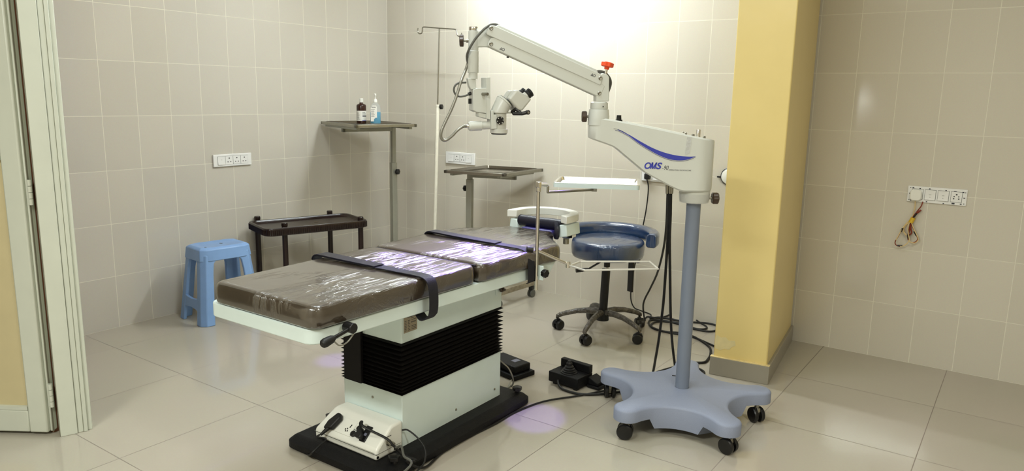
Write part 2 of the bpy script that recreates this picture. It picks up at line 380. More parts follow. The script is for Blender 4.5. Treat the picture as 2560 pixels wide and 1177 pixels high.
bm = B(); add_cyl(bm, (1.2, -.72, 2.415), (1.2, -.72, HC), .008, seg=10); obj('hanger_rod', bm, M['white_plastic'], tb)
bm = B(); add_cyl(bm, (1.98, -.72, 2.415), (1.98, -.72, HC), .008, seg=10); obj('hanger_rod', bm, M['white_plastic'], tb)
wl = root('wall_lamp', (1.915, -8, 1.24), 'small square lit wall lamp on the far wall behind the camera', 'light')
bm = B(); box_between(bm, (1.80, -8, 1.22), (2.03, -7.97, 1.36)); obj('lamp_body', bm, M['white_plastic'], wl, bevel=.004)
bm = B(); box_between(bm, (1.812, -7.97, 1.23), (1.905, -7.965, 1.35)); obj('lit_pane', bm, emit('wall_lamp_glow', (.97, 1, .94, 1), 26), wl)
bm = B(); box_between(bm, (1.925, -7.97, 1.23), (2.018, -7.965, 1.35)); obj('lit_pane', bm, emit('wall_lamp_glow', (.97, 1, .94, 1), 26), wl)
def area(name, loc, rot, sx, sy, power, col):
    l = bpy.data.lights.new(name, 'AREA'); l.shape = 'RECTANGLE'; l.size = sx; l.size_y = sy; l.energy = power; l.color = col
    o = bpy.data.objects.new(name, l); COL.objects.link(o); o.location = loc; o.rotation_euler = rot; return o
area('ceiling_fill_light', (3.0, -5.6, HC-.03), (0, 0, 0), 1.2, .3, 112, (.95, .99, .93))  # unseen fill from the front, at ceiling height
area('ceiling_fill_light', (2.3, -2.3, HC-.03), (0, 0, 0), 1.2, .6, 30, (.88, .97, 1))  # unseen overhead fill, added for general brightness
area('ceiling_fill_light', (5.0, -3.2, HC-.03), (0, 0, 0), 1.2, .3, 40, (.99, .99, .88))  # added fill to brighten the right wall and pillar side
def spot(name, loc, tgt, power, ang, col, blend=.5, r=.02):
    l = bpy.data.lights.new(name, 'SPOT'); l.energy = power; l.spot_size = math.radians(ang); l.spot_blend = blend; l.color = col; l.shadow_soft_size = r
    o = bpy.data.objects.new(name, l); COL.objects.link(o); o.location = loc
    o.rotation_euler = (V(tgt)-V(loc)).to_track_quat('-Z', 'Y').to_euler(); return o
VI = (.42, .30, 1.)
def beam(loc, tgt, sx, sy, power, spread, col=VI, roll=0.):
    o = area('added_violet_light', loc, (V(tgt)-V(loc)).to_track_quat('-Z', 'Y').to_euler(), sx, sy, power, col); o.data.spread = math.radians(spread)
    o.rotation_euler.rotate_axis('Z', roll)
spot('added_violet_light', (3.25, -3.2, 2.8), at(1338, 1045, z=0), 330, 4.8, (.27, .16, 1.), .2)  # added spot, colours a violet patch on the floor; no known source
spot('added_violet_light', (1.35, -2.75, 2.8), at(842, 900, z=0), 260, 5, (.27, .16, 1.), .8)  # added spot for the violet patch left of the table, source unknown
beam((2.25, -.35, 2.3), (2.3, -2.02, .73), .32, .3, 3.6, 12, (.34, .24, 1.))  # added narrow beam giving the mattress its violet sheen
beam((2.9, -.6, 2.8), at(1480, 453, z=.96), .2, .2, .10, 6)  # added narrow beam tinting the instrument tray violet
w = bpy.data.worlds.new('world'); scene.world = w; w.use_nodes = True
w.node_tree.nodes['Background'].inputs[0].default_value = (.8, .82, .85, 1); w.node_tree.nodes['Background'].inputs[1].default_value = .3
scene.view_settings.view_transform = 'Standard'; scene.view_settings.look = 'None'; scene.view_settings.exposure = 0.0

# ================================================================== operating table
ot = root('operating_table', (2.242, -2.1, 0), 'long operating table, brown film-wrapped mattress on white frame and black bellows column', 'operating table')
X0, X1, Y0, Y1 = 2.087, 2.397, -2.395, -1.775
bm = B()
add_loft(bm, [[V((x, y, z)) for x, y in rrect(1.965-e, -2.59-e, 2.487+e, -1.66+e, max(.035+e, .005), 5)] for e, z in ((-.012, .002), (0, .010), (0, .034), (-.022, .052), (-.034, .057))])
obj('base_plate', bm, M['black_cast'], ot, ang=25)
for (x, y, z0) in ((2.44, -1.705, .04), (2.01, -2.40, .04), (2.455, -2.50, .04)):
    bm = B(); add_cyl(bm, (x, y, z0), (x, y, .07), .009, seg=10); knob(bm, (x, y, .066), (0, 0, 1), .022, .017, 5); obj('levelling_knob', bm, M['black'], ot)
bm = B(); box_between(bm, (X0, Y0, .05), (X1, Y1, .263)); lc = obj('lower_cover', bm, M['white_metal'], ot, bevel=.003)
for q in ((X1, -1.818, .097), (X1, -2.081, .095)):
    bm = B(); add_lathe(bm, q, (1, 0, 0), [(.005, 0), (.005, .002), (.0025, .004)], 12); obj('screw', bm, M['steel'], lc)
q = at(932, 992, y=Y0); bm = B(); add_lathe(bm, q, (0, -1, 0), [(.005, 0), (.005, .002), (.0025, .004)], 12); obj('screw', bm, M['steel'], lc)
bm = B(); rings = []
NP = 13; zz = .258
hs = [(.258 + (.462-.258)*((i/NP)**1.25)) for i in range(NP+1)]
for i in range(NP):
    za, zb = hs[i], hs[i+1]
    for e, z in ((-.012, za), (.007, (za+zb)/2)): rings.append([V((x, y, z)) for x, y in ((X0-e, Y0-e), (X1+e, Y0-e), (X1+e, Y1+e), (X0-e, Y1+e))])
rings.append([V((x, y, hs[-1])) for x, y in ((X0+.01, Y0+.01), (X1-.01, Y0+.01), (X1-.01, Y1-.01), (X0+.01, Y1-.01))])
add_loft(bm, rings); obj('bellows', bm, M['bellows'], ot, ang=20)
bm = B(); box_between(bm, (2.107, Y0-.016, .262), (2.20, Y0-.002, .6)); obj('cable_guard', bm, M['bellows'], ot, bevel=.002, label='black vertical guard in front of the bellows')
bm = B(); box_between(bm, (2.105, Y0, .458), (X1, Y1, .603)); uc = obj('upper_cover', bm, M['white_metal'], ot, bevel=.003)
# rating plate with engraved lines
bm = B(); box_between(bm, (X1, -2.382, .495), (X1+.0015, -2.312, .556)); rp = obj('rating_plate', bm, M['plate'], uc, label='small metal rating plate')
bm = B()
for k in range(9):
    z = .551-k*.006
    if k == 0: segs = [(-2.365, -2.325)]
    elif k == 1: segs = [(-2.345, -2.330)]
    else: segs = [(-2.379, -2.369), (-2.361, -2.35-.004*(k % 2))] + ([(-2.342, -2.317)] if k in (2, 6, 7, 8) else [])
    for ya, yb in segs: box_between(bm, (X1+.0015, ya, z-.001), (X1+.0019, yb, z+.001))
for k in range(4): box_between(bm, (X1+.0015, -2.343+k*.0062, .5275), (X1+.002, -2.339+k*.0062, .532))
obj('plate_lettering', bm, M['grey_print'], rp)
bm = B(); q = V((X1, -1.792, .542)); add_cyl(bm, q, q+V((.022, 0, 0)), .006, seg=12); knob(bm, q+V((.006, 0, 0)), (1, 0, 0), .013, .014, 6); add_cyl(bm, q+V((.02, 0, 0)), q+V((.03, 0, 0)), .006, seg=6)
obj('side_bolt', bm, M['brown_knob'], uc)
bm = B(); bp_ = [(X1+.0008, y, z) for y, z in rrect(-1.822, .515, -1.776, .600, .012)]; add_prism(bm, bp_, (.0012, 0, 0)); obj('bracket_plate', bm, M['white_metal'], uc)
# top frame: shallow white tray with rounded foot corners
Z0F, Z1F = .603, .652
out = rrect(1.966, -2.882, 2.50, -2.2, .045, 6)[12:]
out = [(1.95, -1.585)] + [(x, y) for x, y in rrect(1.966, -2.882, 2.50, -2.2, .045, 6) if y < -2.5] + [(2.55, -1.585)]
bm = B(); add_loft(bm, [[V((x, y if y < -1.6 else y-.05, Z0F)) for x, y in out], [V((x, y, Z1F)) for x, y in out]]); obj('table_frame', bm, M['white_metal'], ot, bevel=.004)
bm = B(); add_prism(bm, [(x, y, Z1F) for x, y in rrect(1.985, -2.86, 2.505, -1.6, .03)], (0, 0, .006)); obj('painted_shade_sheet', bm, M['black'], ot)  # black sheet stands in for the shade between frame and mattress
def mattress(name, outline, z0, z1, puff=.014):
    cx = sum(p[0] for p in outline)/len(outline); cy = sum(p[1] for p in outline)/len(outline)
    bm = B(); rings = []
    def inset(d):
        n = len(outline); o = []
        for i in range(n):
            p0, p1, p2 = V((*outline[i-1], 0)), V((*outline[i], 0)), V((*outline[(i+1) % n], 0))
            t = (p2-p0).normalized(); nn = V((-t.y, t.x, 0)); o.append(p1 + nn*d)
        return o
    H_ = z1-z0
    for d, z in ((.004, z0), (0, z0+.08*H_), (-.0015, z0+.45*H_), (0, z0+.74*H_), (.0035, z0+.88*H_), (.009, z0+.965*H_), (.016, z1), (.027, z1+.0012)):
        rings.append([V((p.x, p.y, z)) for p in inset(d)])
    add_loft(bm, rings); return obj(name, bm, M['film_top'], ot, ang=60)
def dense(P, n=6):
    o = []
    for a, b in zip(P, P[1:]+P[:1]):
        L_ = math.hypot(b[0]-a[0], b[1]-a[1]); k = max(1, int(L_/.03))
        o += [(a[0]+(b[0]-a[0])*i/k, a[1]+(b[1]-a[1])*i/k) for i in range(k)]
    return o
def tx(x, y):
    # the top widens a little from foot to head
    k = (y+2.885)/1.3; c = 2.258+.0*k; return c+(x-c)*(1+.15*k)
XL, XR = 2.002, 2.514
mattress('leg_mattress', [(tx(x, y), y) for x, y in dense(rrect(XL, -2.888, XR, -2.124, .04, 6))], .657, .727)
right = [(2.545, -2.085), (2.566, -1.66), (2.574, -1.62), (2.574, -1.598), (2.562, -1.58), (2.522, -1.538), (2.483, -1.50), (2.445, -1.46), (2.41, -1.425), (2.395, -1.385), (2.385, -1.35)]
left = [(2.258*2-x, y) for x, y in right][::-1]
mattress('back_mattress', dense([(2.53, -2.112)] + right + left + [(2.258*2-2.53, -2.112)]), .657, .727)
bm = B(); add_prism(bm, [(x, y, .716) for x, y in rrect(1.99, -2.122, 2.52, -2.113, .003)], (0, 0, .005)); obj('mattress_seam', bm, M['bellows'], ot)
# crank handle at the foot corner
hub = at(866, 816, x=2.524)
bm = B(); add_cyl(bm, hub+V((-.004, .0, 0)), hub+V((.034, 0, 0)), .0165, seg=24)
hd = obj('crank_handle', bm, M['black'], ot, bevel=.003)
tip = hub+V((.03, -.088, -.012)); d = (tip-hub-V((.024, 0, 0))).normalized()
bm = B(); add_cyl(bm, hub+V((.022, 0, 0)), tip, .006, seg=12); obj('crank_arm', bm, M['black'], hd)
bm = B(); add_lathe(bm, tip-d*.012, d, [(.008, 0), (.0125, .01), (.0145, .035), (.013, .045), (.008, .05)], 20); obj('grip', bm, M['black_rubber'], hd)
bm = B(); P = [hub+V((0, .03, -.03)), hub+V((-.01, .012, -.055)), hub+V((-.01, -.02, -.058)), hub+V((-.01, -.045, -.035))]; add_tube(bm, P, .0025, 6); obj('release_cable', bm, M['conduit'], ot)
# head rest: neck cushion, white U-shaped arm rest on two cheek blocks
UC = V((2.283, -1.27, 0)); RX, RY, WI = .170, .155, .044
def u_out(rx, ry, yend):
    P = [V((UC.x+rx, yend, 0))]
    for k in range(25):
        t = PI*k/24; P.append(V((UC.x+rx*math.cos(t), UC.y+ry*math.sin(t), 0)))
    P.append(V((UC.x-rx, yend, 0))); return P
o1, o2 = u_out(RX, RY, -1.345), u_out(RX-WI, RY-WI, -1.325)
hr = None
bm = B()
n = len(o1); rr_ = [[V((a.x, a.y, .768)), V((a.x, a.y, .803)), V((b.x, b.y, .803)), V((b.x, b.y, .768))] for a, b in zip(o1, o2)]
add_loft(bm, rr_); hr = obj('head_rest', bm, M['white_plastic'], ot, bevel=.003, label='white U-shaped wrist support around the head end')
for s in (1, -1):
    bm = B(); P = [(UC.x+s*.166, -1.33, .706), (UC.x+s*.112, -1.33, .695), (UC.x+s*.122, -1.33, .758), (UC.x+s*.160, -1.33, .760)]
    add_prism(bm, P, (0, .125, 0)); obj('cheek_block', bm, M['white_metal'], hr, bevel=.004)
bm = B(); o1b, o2b = u_out(RX-.012, RY-.012, -1.23), u_out(RX-.05, RY-.05, -1.23)
add_loft(bm, [[V((a.x, a.y, .69)), V((a.x, a.y, .742)), V((b.x, b.y, .742)), V((b.x, b.y, .69))] for a, b in zip(o1b, o2b)]); obj('rear_shell', bm, M['white_plastic'], hr, bevel=.003)
bm = B(); add_lathe(bm, (UC.x-.126, -1.30, .752), (1, 0, 0), [(.018, 0), (.027, .006), (.028, .06), (.026, .126), (.028, .19), (.027, .246), (.018, .252)], 24); obj('neck_cushion', bm, M['navy'], hr)
bm = B(); box_between(bm, (UC.x-.085, -1.35, .695), (UC.x+.095, -1.29, .728)); obj('neck_pad', bm, M['violet'], hr, bevel=.01, bseg=3)
bm = B(); add_tube(bm, [(UC.x+.10, -1.322, .766), (UC.x+.116, -1.338, .745), (UC.x+.118, -1.342, .715), (UC.x+.112, -1.338, .695)], .013, 10); obj('cushion_flap', bm, M['navy'], hr)
bm = B(); add_cyl(bm, (UC.x+.15, -1.31, .692), (UC.x+.15, -1.31, .668), .014, seg=16); add_cyl(bm, (UC.x, -1.5, .64), (UC.x, -1.25, .69), .018, seg=14); obj('head_clamp', bm, M['steel'], hr)
# control box on the foot end of the base
bm = B()
P = [(-2.540, .056), (-2.540, .086), (-2.533, .096), (-2.462, .160), (-2.448, .165), (-2.397, .165), (-2.397, .056)]
P = [(y if y > -2.53 or z > .09 else y+.006, z) for y, z in P]
add_loft(bm, [[V((2.072+max(0, z-.085)*.42, y, z)) for y, z in P], [V((2.402, y, z)) for y, z in P]])
cb = obj('control_box', bm, M['white_plastic'], ot, bevel=.012, bseg=3)
bm = B(); box_between(bm, (2.0715, -2.5355, .0805), (2.4025, -2.41, .0818)); obj('lid_seam', bm, M['gasket'], cb)
sl = V((0, .071, .064)).normalized(); nn = V((0, -sl.z, sl.y)); o_ = V((2.076, -2.533, .096))
def cs(x, t, h=0.): return o_ + V((x, 0, 0)) + sl*t + nn*h
def cbox(x0, x1, t0, t1, h0, h1, bm): add_prism(bm, [cs(x0, t0, h0), cs(x1, t0, h0), cs(x1, t1, h0), cs(x0, t1, h0)], nn*(h1-h0))
bm = B(); cbox(.085, .178, .012, .074, -.002, .0035, bm); sk = obj('power_socket', bm, M['white_plastic'], cb, bevel=.0015)
bm = B()
for (x, t) in ((.140, .03), (.148, .034), (.153, .026), (.145, .024), (.158, .05), (.156, .043)): cbox(x, x+.0045, t, t+.006, .0035, .0042, bm)
obj('socket_holes', bm, M['black'], sk)
for x, t in ((.203, .052), (.190, .026)):
    bm = B(); knob(bm, cs(x, t, 0), nn, .0115, .012, 10); obj('fuse_cap', bm, M['black'], cb)
bm = B(); cbox(.228, .256, .012, .074, -.001, .005, bm); obj('power_inlet', bm, M['black'], cb, bevel=.0015)
bm = B(); cbox(.238, .25, .035, .045, .005, .0065, bm); obj('power_switch', bm, M['grey_line'], cb)
bm = B()
def dashes(fn, L_, h, n):
    """a line of tiny print too small to read in the photograph"""
    x = 0.
    for k in range(n):
        w_ = L_/n*random.uniform(.55, .85); add_prism(bm, [fn(x, 0), fn(x+w_, 0), fn(x+w_, h), fn(x, h)], fn(0, 0)*0+(nn*.0003)); x += L_/n
dashes(lambda x, y: cs(.192+x, .067+y, .0003), .034, .0035, 9); obj('panel_lettering', bm, M['grey_print'], cb)
bm = B(); dashes(lambda x, y: cs(.178+x, .041+y, .0003), .022, .0035, 6); obj('panel_lettering', bm, M['grey_print'], cb)
bm = B()
for k in range(9): box_between(bm, (2.4022, -2.488+k*.0034, .128), (2.4026, -2.4857+k*.0034, .1315))
obj('panel_lettering', bm, M['grey_print'], cb)
bm = B(); q = V((2.402, -2.475, .108)); add_lathe(bm, q, (1, 0, 0), [(.012, 0), (.012, .006), (.0085, .008), (.009, .022), (.0075, .024), (.0075, .03)], 20); obj('round_connector', bm, M['steel'], cb, label='knurled metal connector')
for y_ in (-2.528, -2.44):
    bm = B(); add_lathe(bm, (2.402, y_, .07), (1, 0, 0), [(.0055, 0), (.0055, .0015), (.003, .002)], 12); obj('screw', bm, M['black'], cb)
# cords at the control box
pc = root('power_cord', cs(.075, .04), 'black three-pin plug in the left socket of the white control box, thin cord to floor', 'power cord')
bm = B(); pts = [cs(.062, .002, .006), cs(.098, .012, .006), cs(.112, .058, .006), cs(.100, .075, .006), cs(.086, .075, .006), cs(.064, .035, .006)]
add_prism(bm, pts, nn*.024); obj('plug', bm, M['black_rubber'], pc, bevel=.006, bseg=3)
bm = B(); add_lathe(bm, cs(.079, .012, .018), (cs(.06, -.03, .018)-cs(.079, .012, .018)), [(.009, 0), (.007, .02), (.005, .038)], 12); obj('strain_relief', bm, M['black_rubber'], pc)
bm = B(); add_tube(bm, [cs(.066, -.016, .018), cs(.055, -.035, .02), at(815, 1097, z=.075), at(798, 1115, z=.062), at(782, 1130, z=.05), at(774, 1137, z=.03), at(769, 1136, z=.012), at(764, 1131, z=.005)], .0035, 8); obj('cord', bm, M['black_rubber'], pc)
lc_ = root('power_cord', cs(.235, .03), 'black looped mains lead plugged into the black inlet of the white control box', 'power cord')
bm = B(); pts = [cs(.214, .016, .005), cs(.246, .016, .005), cs(.244, .03, .005), cs(.226, .055, .005), cs(.216, .055, .005)]; add_prism(bm, pts, nn*.022); obj('plug', bm, M['black_rubber'], lc_, bevel=.004)
bm = B(); add_tube(bm, [cs(.218, .05, .016), cs(.215, .065, .03), cs(.228, .07, .04), cs(.25, .055, .04), at(965, 1095, y=-2.49), at(985, 1115, y=-2.48), at(1010, 1138, z=.068), at(1040, 1150, z=.06), (2.478, -2.46, .05), (2.51, -2.4, .012), at(1110, 1128, z=.006), at(1180, 1088, z=.006), at(1240, 1058, z=.006), at(1290, 1029, z=.006), at(1360, 1003, z=.006), at(1450, 988, z=.006), at(1530, 973, z=.006), at(1600, 966, z=.006), at(1700, 945, z=.006)], .0045, 8)
obj('cord', bm, M['black_rubber'], lc_)
sc_ = root('signal_cable', V((2.43, -2.475, .108)), 'thin grey-black cable hanging from the round metal connector beside the control box', 'cable')
bm = B(); add_tube(bm, [(2.430, -2.475, .108), (2.445, -2.478, .102), at(1003, 1115, y=-2.49), at(1010, 1140, y=-2.53), at(1025, 1165, y=-2.58), (2.50, -2.66, .01), (2.50, -2.72, .005)], .0042, 8); obj('cord', bm, M['grey_cable'], sc_)
hc_ = root('cable', V((2.40, -2.39, .14)), 'thin black cable arching from behind the control box over the black base', 'cable')
bm = B(); add_tube(bm, [(2.405, -2.405, .13), at(1020, 1075, x=2.42), at(1045, 1095, x=2.46), at(1062, 1120, x=2.5), at(1063, 1145, x=2.52), at(1050, 1170, x=2.53), (2.535, -2.60, .01), (2.53, -2.66, .005)], .0032, 8); obj('cord', bm, M['black_rubber'], hc_)

# ---- straps
def strap(name, label, yc, skew, flap_to, hook=True):
    r = root(name, (2.26, yc, .65), label, 'strap', 'body straps across the operating table')
    path = [(1.948, .615), (1.952, .665), (1.962, .712), (1.98, .7315), (2.02, .7345), (2.1, .7335), (2.2, .733), (2.3, .733), (2.42, .7335), (2.49, .734), (2.525, .732), (2.546, .722), (2.556, .70), (2.56, .66), (2.558, .615), (2.545, .588), (2.515, .578), (2.49, .598)]
    if not hook: path = path[:-4]+[(2.560, .602), (2.553, .594)]
    path = [(p.x, p.z) for p in smooth_path([(x, 0, z) for x, z in path], 3)]
    def ribbon(P, wd, th, dz=0., mt=None, nm='strap_band'):
        rings = []
        for i, (x, z) in enumerate(P):
            a, b = P[max(0, i-1)], P[min(len(P)-1, i+1)]; t = V((b[0]-a[0], 0, b[1]-a[1])).normalized(); nv = V((-t.z, 0, t.x))
            if nv.z < 0 and abs(nv.z) > .5: nv = -nv
            y = yc + skew*(x-2.26)
            c = V((x, y, z+dz)); rings.append([c+V((0, -wd/2, 0)), c+V((0, wd/2, 0)), c+V((0, wd/2, 0))+nv*th, c+V((0, -wd/2, 0))+nv*th])
        bm = B(); add_loft(bm, rings); return obj(nm, bm, mt or M['strap'], r, ang=50)
    ribbon(path, .045, .003)
    ribbon([p for p in path if p[0] < flap_to and p[1] > .70], .052, .0035, .0045, M['navy'], 'strap_flap')
    return r
strap('restraint_strap', 'dark navy strap across the lower half of the mattress, nearest the foot end', -2.405, .0, 2.31)
strap('restraint_strap', 'dark navy strap across the upper half of the mattress, nearest the head rest', -1.778, -.07, 2.42, False)

# ---- instrument tray holder clamped to the right rail
ih = root('tray_holder', (2.555, -1.75, .6), 'steel post with white rimmed tray and wire loop, clamped to the operating table rail', 'tray holder')
px, py = 2.566, -1.766
bm = B(); add_cyl(bm, (px, py, .56), (px, py, .995), .0075, seg=16); po = obj('post', bm, M['chrome'], ih)
bm = B(); add_box(bm, (px+.0075, py-.002, .80), (.0012, .003, .36)); obj('post_groove', bm, M['gasket'], po)
bm = B(); box_between(bm, (2.546, py-.008, .600), (2.556, py+.03, .662)); box_between(bm, (2.546, py+.014, .600), (2.59, py+.018, .662)); cl = obj('rail_clamp', bm, M['white_metal'], ih, bevel=.002)
bm = B(); add_cyl(bm, (2.566, py+.018, .63), (2.566, py+.034, .63), .006); knob(bm, (2.585, py+.022, .631), (1, -.25, 0), .018, .022, 7); obj('clamp_knob', bm, M['black'], cl)
bm = B(); add_box(bm, (px, py, 1.0), (.019, .019, .024)); add_cyl(bm, (px, py, .97), (px, py, .99), .010, seg=14); obj('post_head', bm, M['chrome'], ih, bevel=.003)
T = [at(1364, 455, z=.966), at(1580, 463, z=.966), at(1603, 450, z=.966), at(1431, 440, z=.966)]
tc = sum(T, V())/4; e1 = (T[1]-T[0]); e2 = (T[3]-T[0]+T[2]-T[1])/2; L1, L2 = e1.length, e2.length; e1.normalize(); e2 = (e2-e1*e2.dot(e1)).normalized()
def tl(a, b, z): q = tc + e1*a + e2*b; return V((q.x, q.y, z))
bm = B(); oo = rrect(-L1/2, -L2/2, L1/2, L2/2, .018, 4); ii = rrect(-L1/2+.012, -L2/2+.012, L1/2-.012, L2/2-.012, .014, 4); i3 = rrect(-L1/2+.02, -L2/2+.02, L1/2-.02, L2/2-.02, .012, 4)
add_loft(bm, [[tl(*p, .945) for p in i3], [tl(*p, .945) for p in oo], [tl(*p, .966) for p in oo]], cap=False); obj('tray_side', bm, M['white_metal'], ih)
bm = B(); add_loft(bm, [[tl(*p, .9655) for p in oo], [tl(*p, .9675) for p in rrect(-L1/2+.003, -L2/2+.003, L1/2-.003, L2/2-.003, .016, 4)], [tl(*p, .9665) for p in ii], [tl(*p, .952) for p in i3]], cap=False); obj('tray_rim', bm, M['chrome'], ih)
bm = B(); add_prism(bm, [tl(*p, .947) for p in i3], (0, 0, .005)); obj('tray_floor', bm, M['white_metal'], ih)
ax = tl(-L1/2-.004, -.0, .957); bm = B(); add_cyl(bm, (px, py, 1.0), at(1366, 462, z=.985), .009, seg=14); obj('tray_arm', bm, M['chrome'], ih)
bm = B(); q0 = at(1370, 466, z=.965); q1 = at(1485, 474, z=.938); add_bars(bm, [q0, V((q0.x, q0.y, .94)), q1], .006); add_cyl(bm, q1-V((.01, .005, 0)), q1+V((.012, .006, 0)), .009, seg=12); obj('tray_support', bm, M['steel'], ih)
e0 = V((px, py, .727)); e1_ = at(1420, 660, z=.66)
bm = B(); add_cyl(bm, e0, e1_, .0065, seg=14); lo = obj('loop_arm', bm, M['chrome'], ih)
bm = B(); add_cyl(bm, e0-V((.012, .012, -.004)), e0-V((.03, .03, -.006)), .012, seg=14); add_cyl(bm, e0-V((.014, .006, .04)), e0-V((.014, .006, .13)), .008, seg=12); obj('arm_lock', bm, M['black'], lo)
bm = B(); add_cyl(bm, e1_-V((0, 0, .014)), e1_+V((0, 0, .012)), .0105, seg=16); obj('loop_joint', bm, M['chrome'], lo)
zl = .653
bm = B(); LP = [at(1424, 664, z=zl), at(1450, 653.5, z=zl), at(1624, 653.5, z=zl), at(1645, 672, z=zl), at(1461, 675.5, z=zl)]
add_bars(bm, LP, .0042, closed=True); obj('wire_loop', bm, mat('bright_wire', srgb(226, 224, 218), .3, .55, var=.03), lo)

# ================================================================== tray trolleys
def trolley(label, L_, F_, R_, zt, post_side, zsplit, knob_dir, leg_dir, legs):
    """L_,F_,R_: three tray corners in plan; post under one edge, cantilever arm across"""
    L_, F_, R_ = V((*L_, 0)), V((*F_, 0)), V((*R_, 0)); Bk = L_+R_-F_
    c = (L_+R_)/2; a1 = (F_-L_); a2 = (R_-F_); n1, n2 = a1.length, a2.length; a1.normalize(); a2.normalize()
    def q(s, t, z): p = c+a1*s+a2*t; return V((p.x, p.y, z))
    ed = q(0, n2/2-.035, 0) if post_side == 'far' else q(-n1/2+.035, 0, 0)
    op = q(0, -n2/2+.035, 0) if post_side == 'far' else q(n1/2-.06, 0, 0)
    r = root('tray_trolley', (ed.x, ed.y, 0), label, 'instrument trolley')
    bm = B()
    for s0, s1, t0, t1 in ((-n1/2, n1/2, -n2/2, -n2/2+.022), (-n1/2, n1/2, n2/2-.022, n2/2), (-n1/2, -n1/2+.022, -n2/2, n2/2), (n1/2-.022, n1/2, -n2/2, n2/2)):
        add_prism(bm, [q(s0, t0, zt-.02), q(s1, t0, zt-.02), q(s1, t1, zt-.02), q(s0, t1, zt-.02)], (0, 0, .02))
    obj('tray_frame', bm, M['steel'], r, bevel=.002)
    bm = B(); oo = rrect(-n1/2+.02, -n2/2+.02, n1/2-.02, n2/2-.02, .02, 4); i2 = rrect(-n1/2+.035, -n2/2+.035, n1/2-.035, n2/2-.035, .02, 4)
    add_loft(bm, [[q(*p, zt+.002) for p in oo], [q(*p, zt+.003) for p in rrect(-n1/2+.024, -n2/2+.024, n1/2-.024, n2/2-.024, .02, 4)], [q(*p, zt-.012) for p in i2]], cap=False)
    bm.faces.new([bm.verts.new(q(*p, zt-.012)) for p in i2]); obj('tray', bm, M['tray_steel'], r)
    bm = B()
    g = a1 if post_side == 'far' else a2; gl = n1 if post_side == 'far' else n2
    for b in (q(0, 0, 0)*0+ed, op):
        p0, p1 = b-g*(gl/2-.03), b+g*(gl/2-.03); sd = V((-g.y, g.x, 0))*.012
        bm = B(); add_prism(bm, [V((k.x, k.y, zt-.036)) for k in (p0-sd, p1-sd, p1+sd, p0+sd)], (0, 0, .016)); obj('support_bar', bm, M['grey_paint'], r, bevel=.001)
    dd = (op-ed).normalized(); sd = V((-dd.y, dd.x, 0))*.012
    bm = B(); p0, p1 = ed, op; add_prism(bm, [V((k.x, k.y, zt-.062)) for k in (p0-sd, p1-sd, p1+sd, p0+sd)], (0, 0, .025))
    add_prism(bm, [V((k.x, k.y, zt-.062)) for k in (p1-sd-dd*.022, p1-sd, p1+sd, p1+sd-dd*.022)], (0, 0, .044)); obj('cantilever_arm', bm, M['grey_paint'], r, bevel=.002)
    ang = math.atan2(dd.y, dd.x)
    bm = B(); add_box(bm, (ed.x, ed.y, (zsplit+zt-.037)/2), (.03, .03, zt-.037-zsplit), ang); obj('inner_post', bm, M['grey_paint'], r, bevel=.002)
    bm = B(); add_box(bm, (ed.x, ed.y, (zsplit+.07)/2), (.04, .04, zsplit-.07), ang); op_ = obj('outer_post', bm, M['grey_paint'], r, bevel=.002)
    kd = V((*knob_dir, 0)).normalized(); kz = zsplit-.065
    bm = B(); add_cyl(bm, V((ed.x, ed.y, kz))+kd*.018, V((ed.x, ed.y, kz))+kd*.034, .006, seg=10); knob(bm, V((ed.x, ed.y, kz))+kd*.028, kd, .021, .02, 6); obj('height_knob', bm, M['black'], op_)
    bm = B(); ld = V((*leg_dir, 0)).normalized()
    for lat, a0, b0 in legs:
        p = V((ed.x, ed.y, 0)) + V((-ld.y, ld.x, 0))*lat
        add_box(bm, p+ld*((a0+b0)/2)+V((0, 0, .1)), (b0-a0, .035, .035), math.atan2(ld.y, ld.x))
    lats = [l[0] for l in legs]
    add_box(bm, V((ed.x, ed.y, .1)) + V((-ld.y, ld.x, 0))*((min(lats)+max(lats))/2), (.035, max(lats)-min(lats)+.03, .034), math.atan2(ld.y, ld.x)); obj('base_frame', bm, M['worn_steel'], r, bevel=.002)
    for lat, a0, b0 in legs:
        for e in (a0+.03, b0-.03):
            p = V((ed.x, ed.y, 0)) + V((-ld.y, ld.x, 0))*lat + ld*e
            bm = B(); add_box(bm, p+V((0, 0, .065)), (.03, .03, .03)); ck = obj('caster', bm, M['black'], r, bevel=.004)
            for s in (-.012, .012):
                bm = B(); ay = V((-ld.y, ld.x, 0)); add_lathe(bm, p+V((0, 0, .026))+ay*(s-.006), ay, [(.018, 0), (.0255, .002), (.0255, .01), (.018, .012)], 20); obj('wheel', bm, M['grey_cable'], ck)
    return r
trolley('tall grey tray trolley in the tiled corner, holding two bottles', (.02, -.70), (.585, -.90), (.70, -.44), 1.147, 'far', .86, (1, .1), (.3, -.95), [(-.16, -.08, .4), (.16, -.08, .4)])
trolley('lower grey tray trolley behind the operating table, in front of the wall switches', (1.055, -.575), (1.475, -.475), (1.47, .0-.02), .866, 'side', .79, (-1, 0), (.05, .99), [(.05, -.2, .22), (-.40, -.2, .22)])

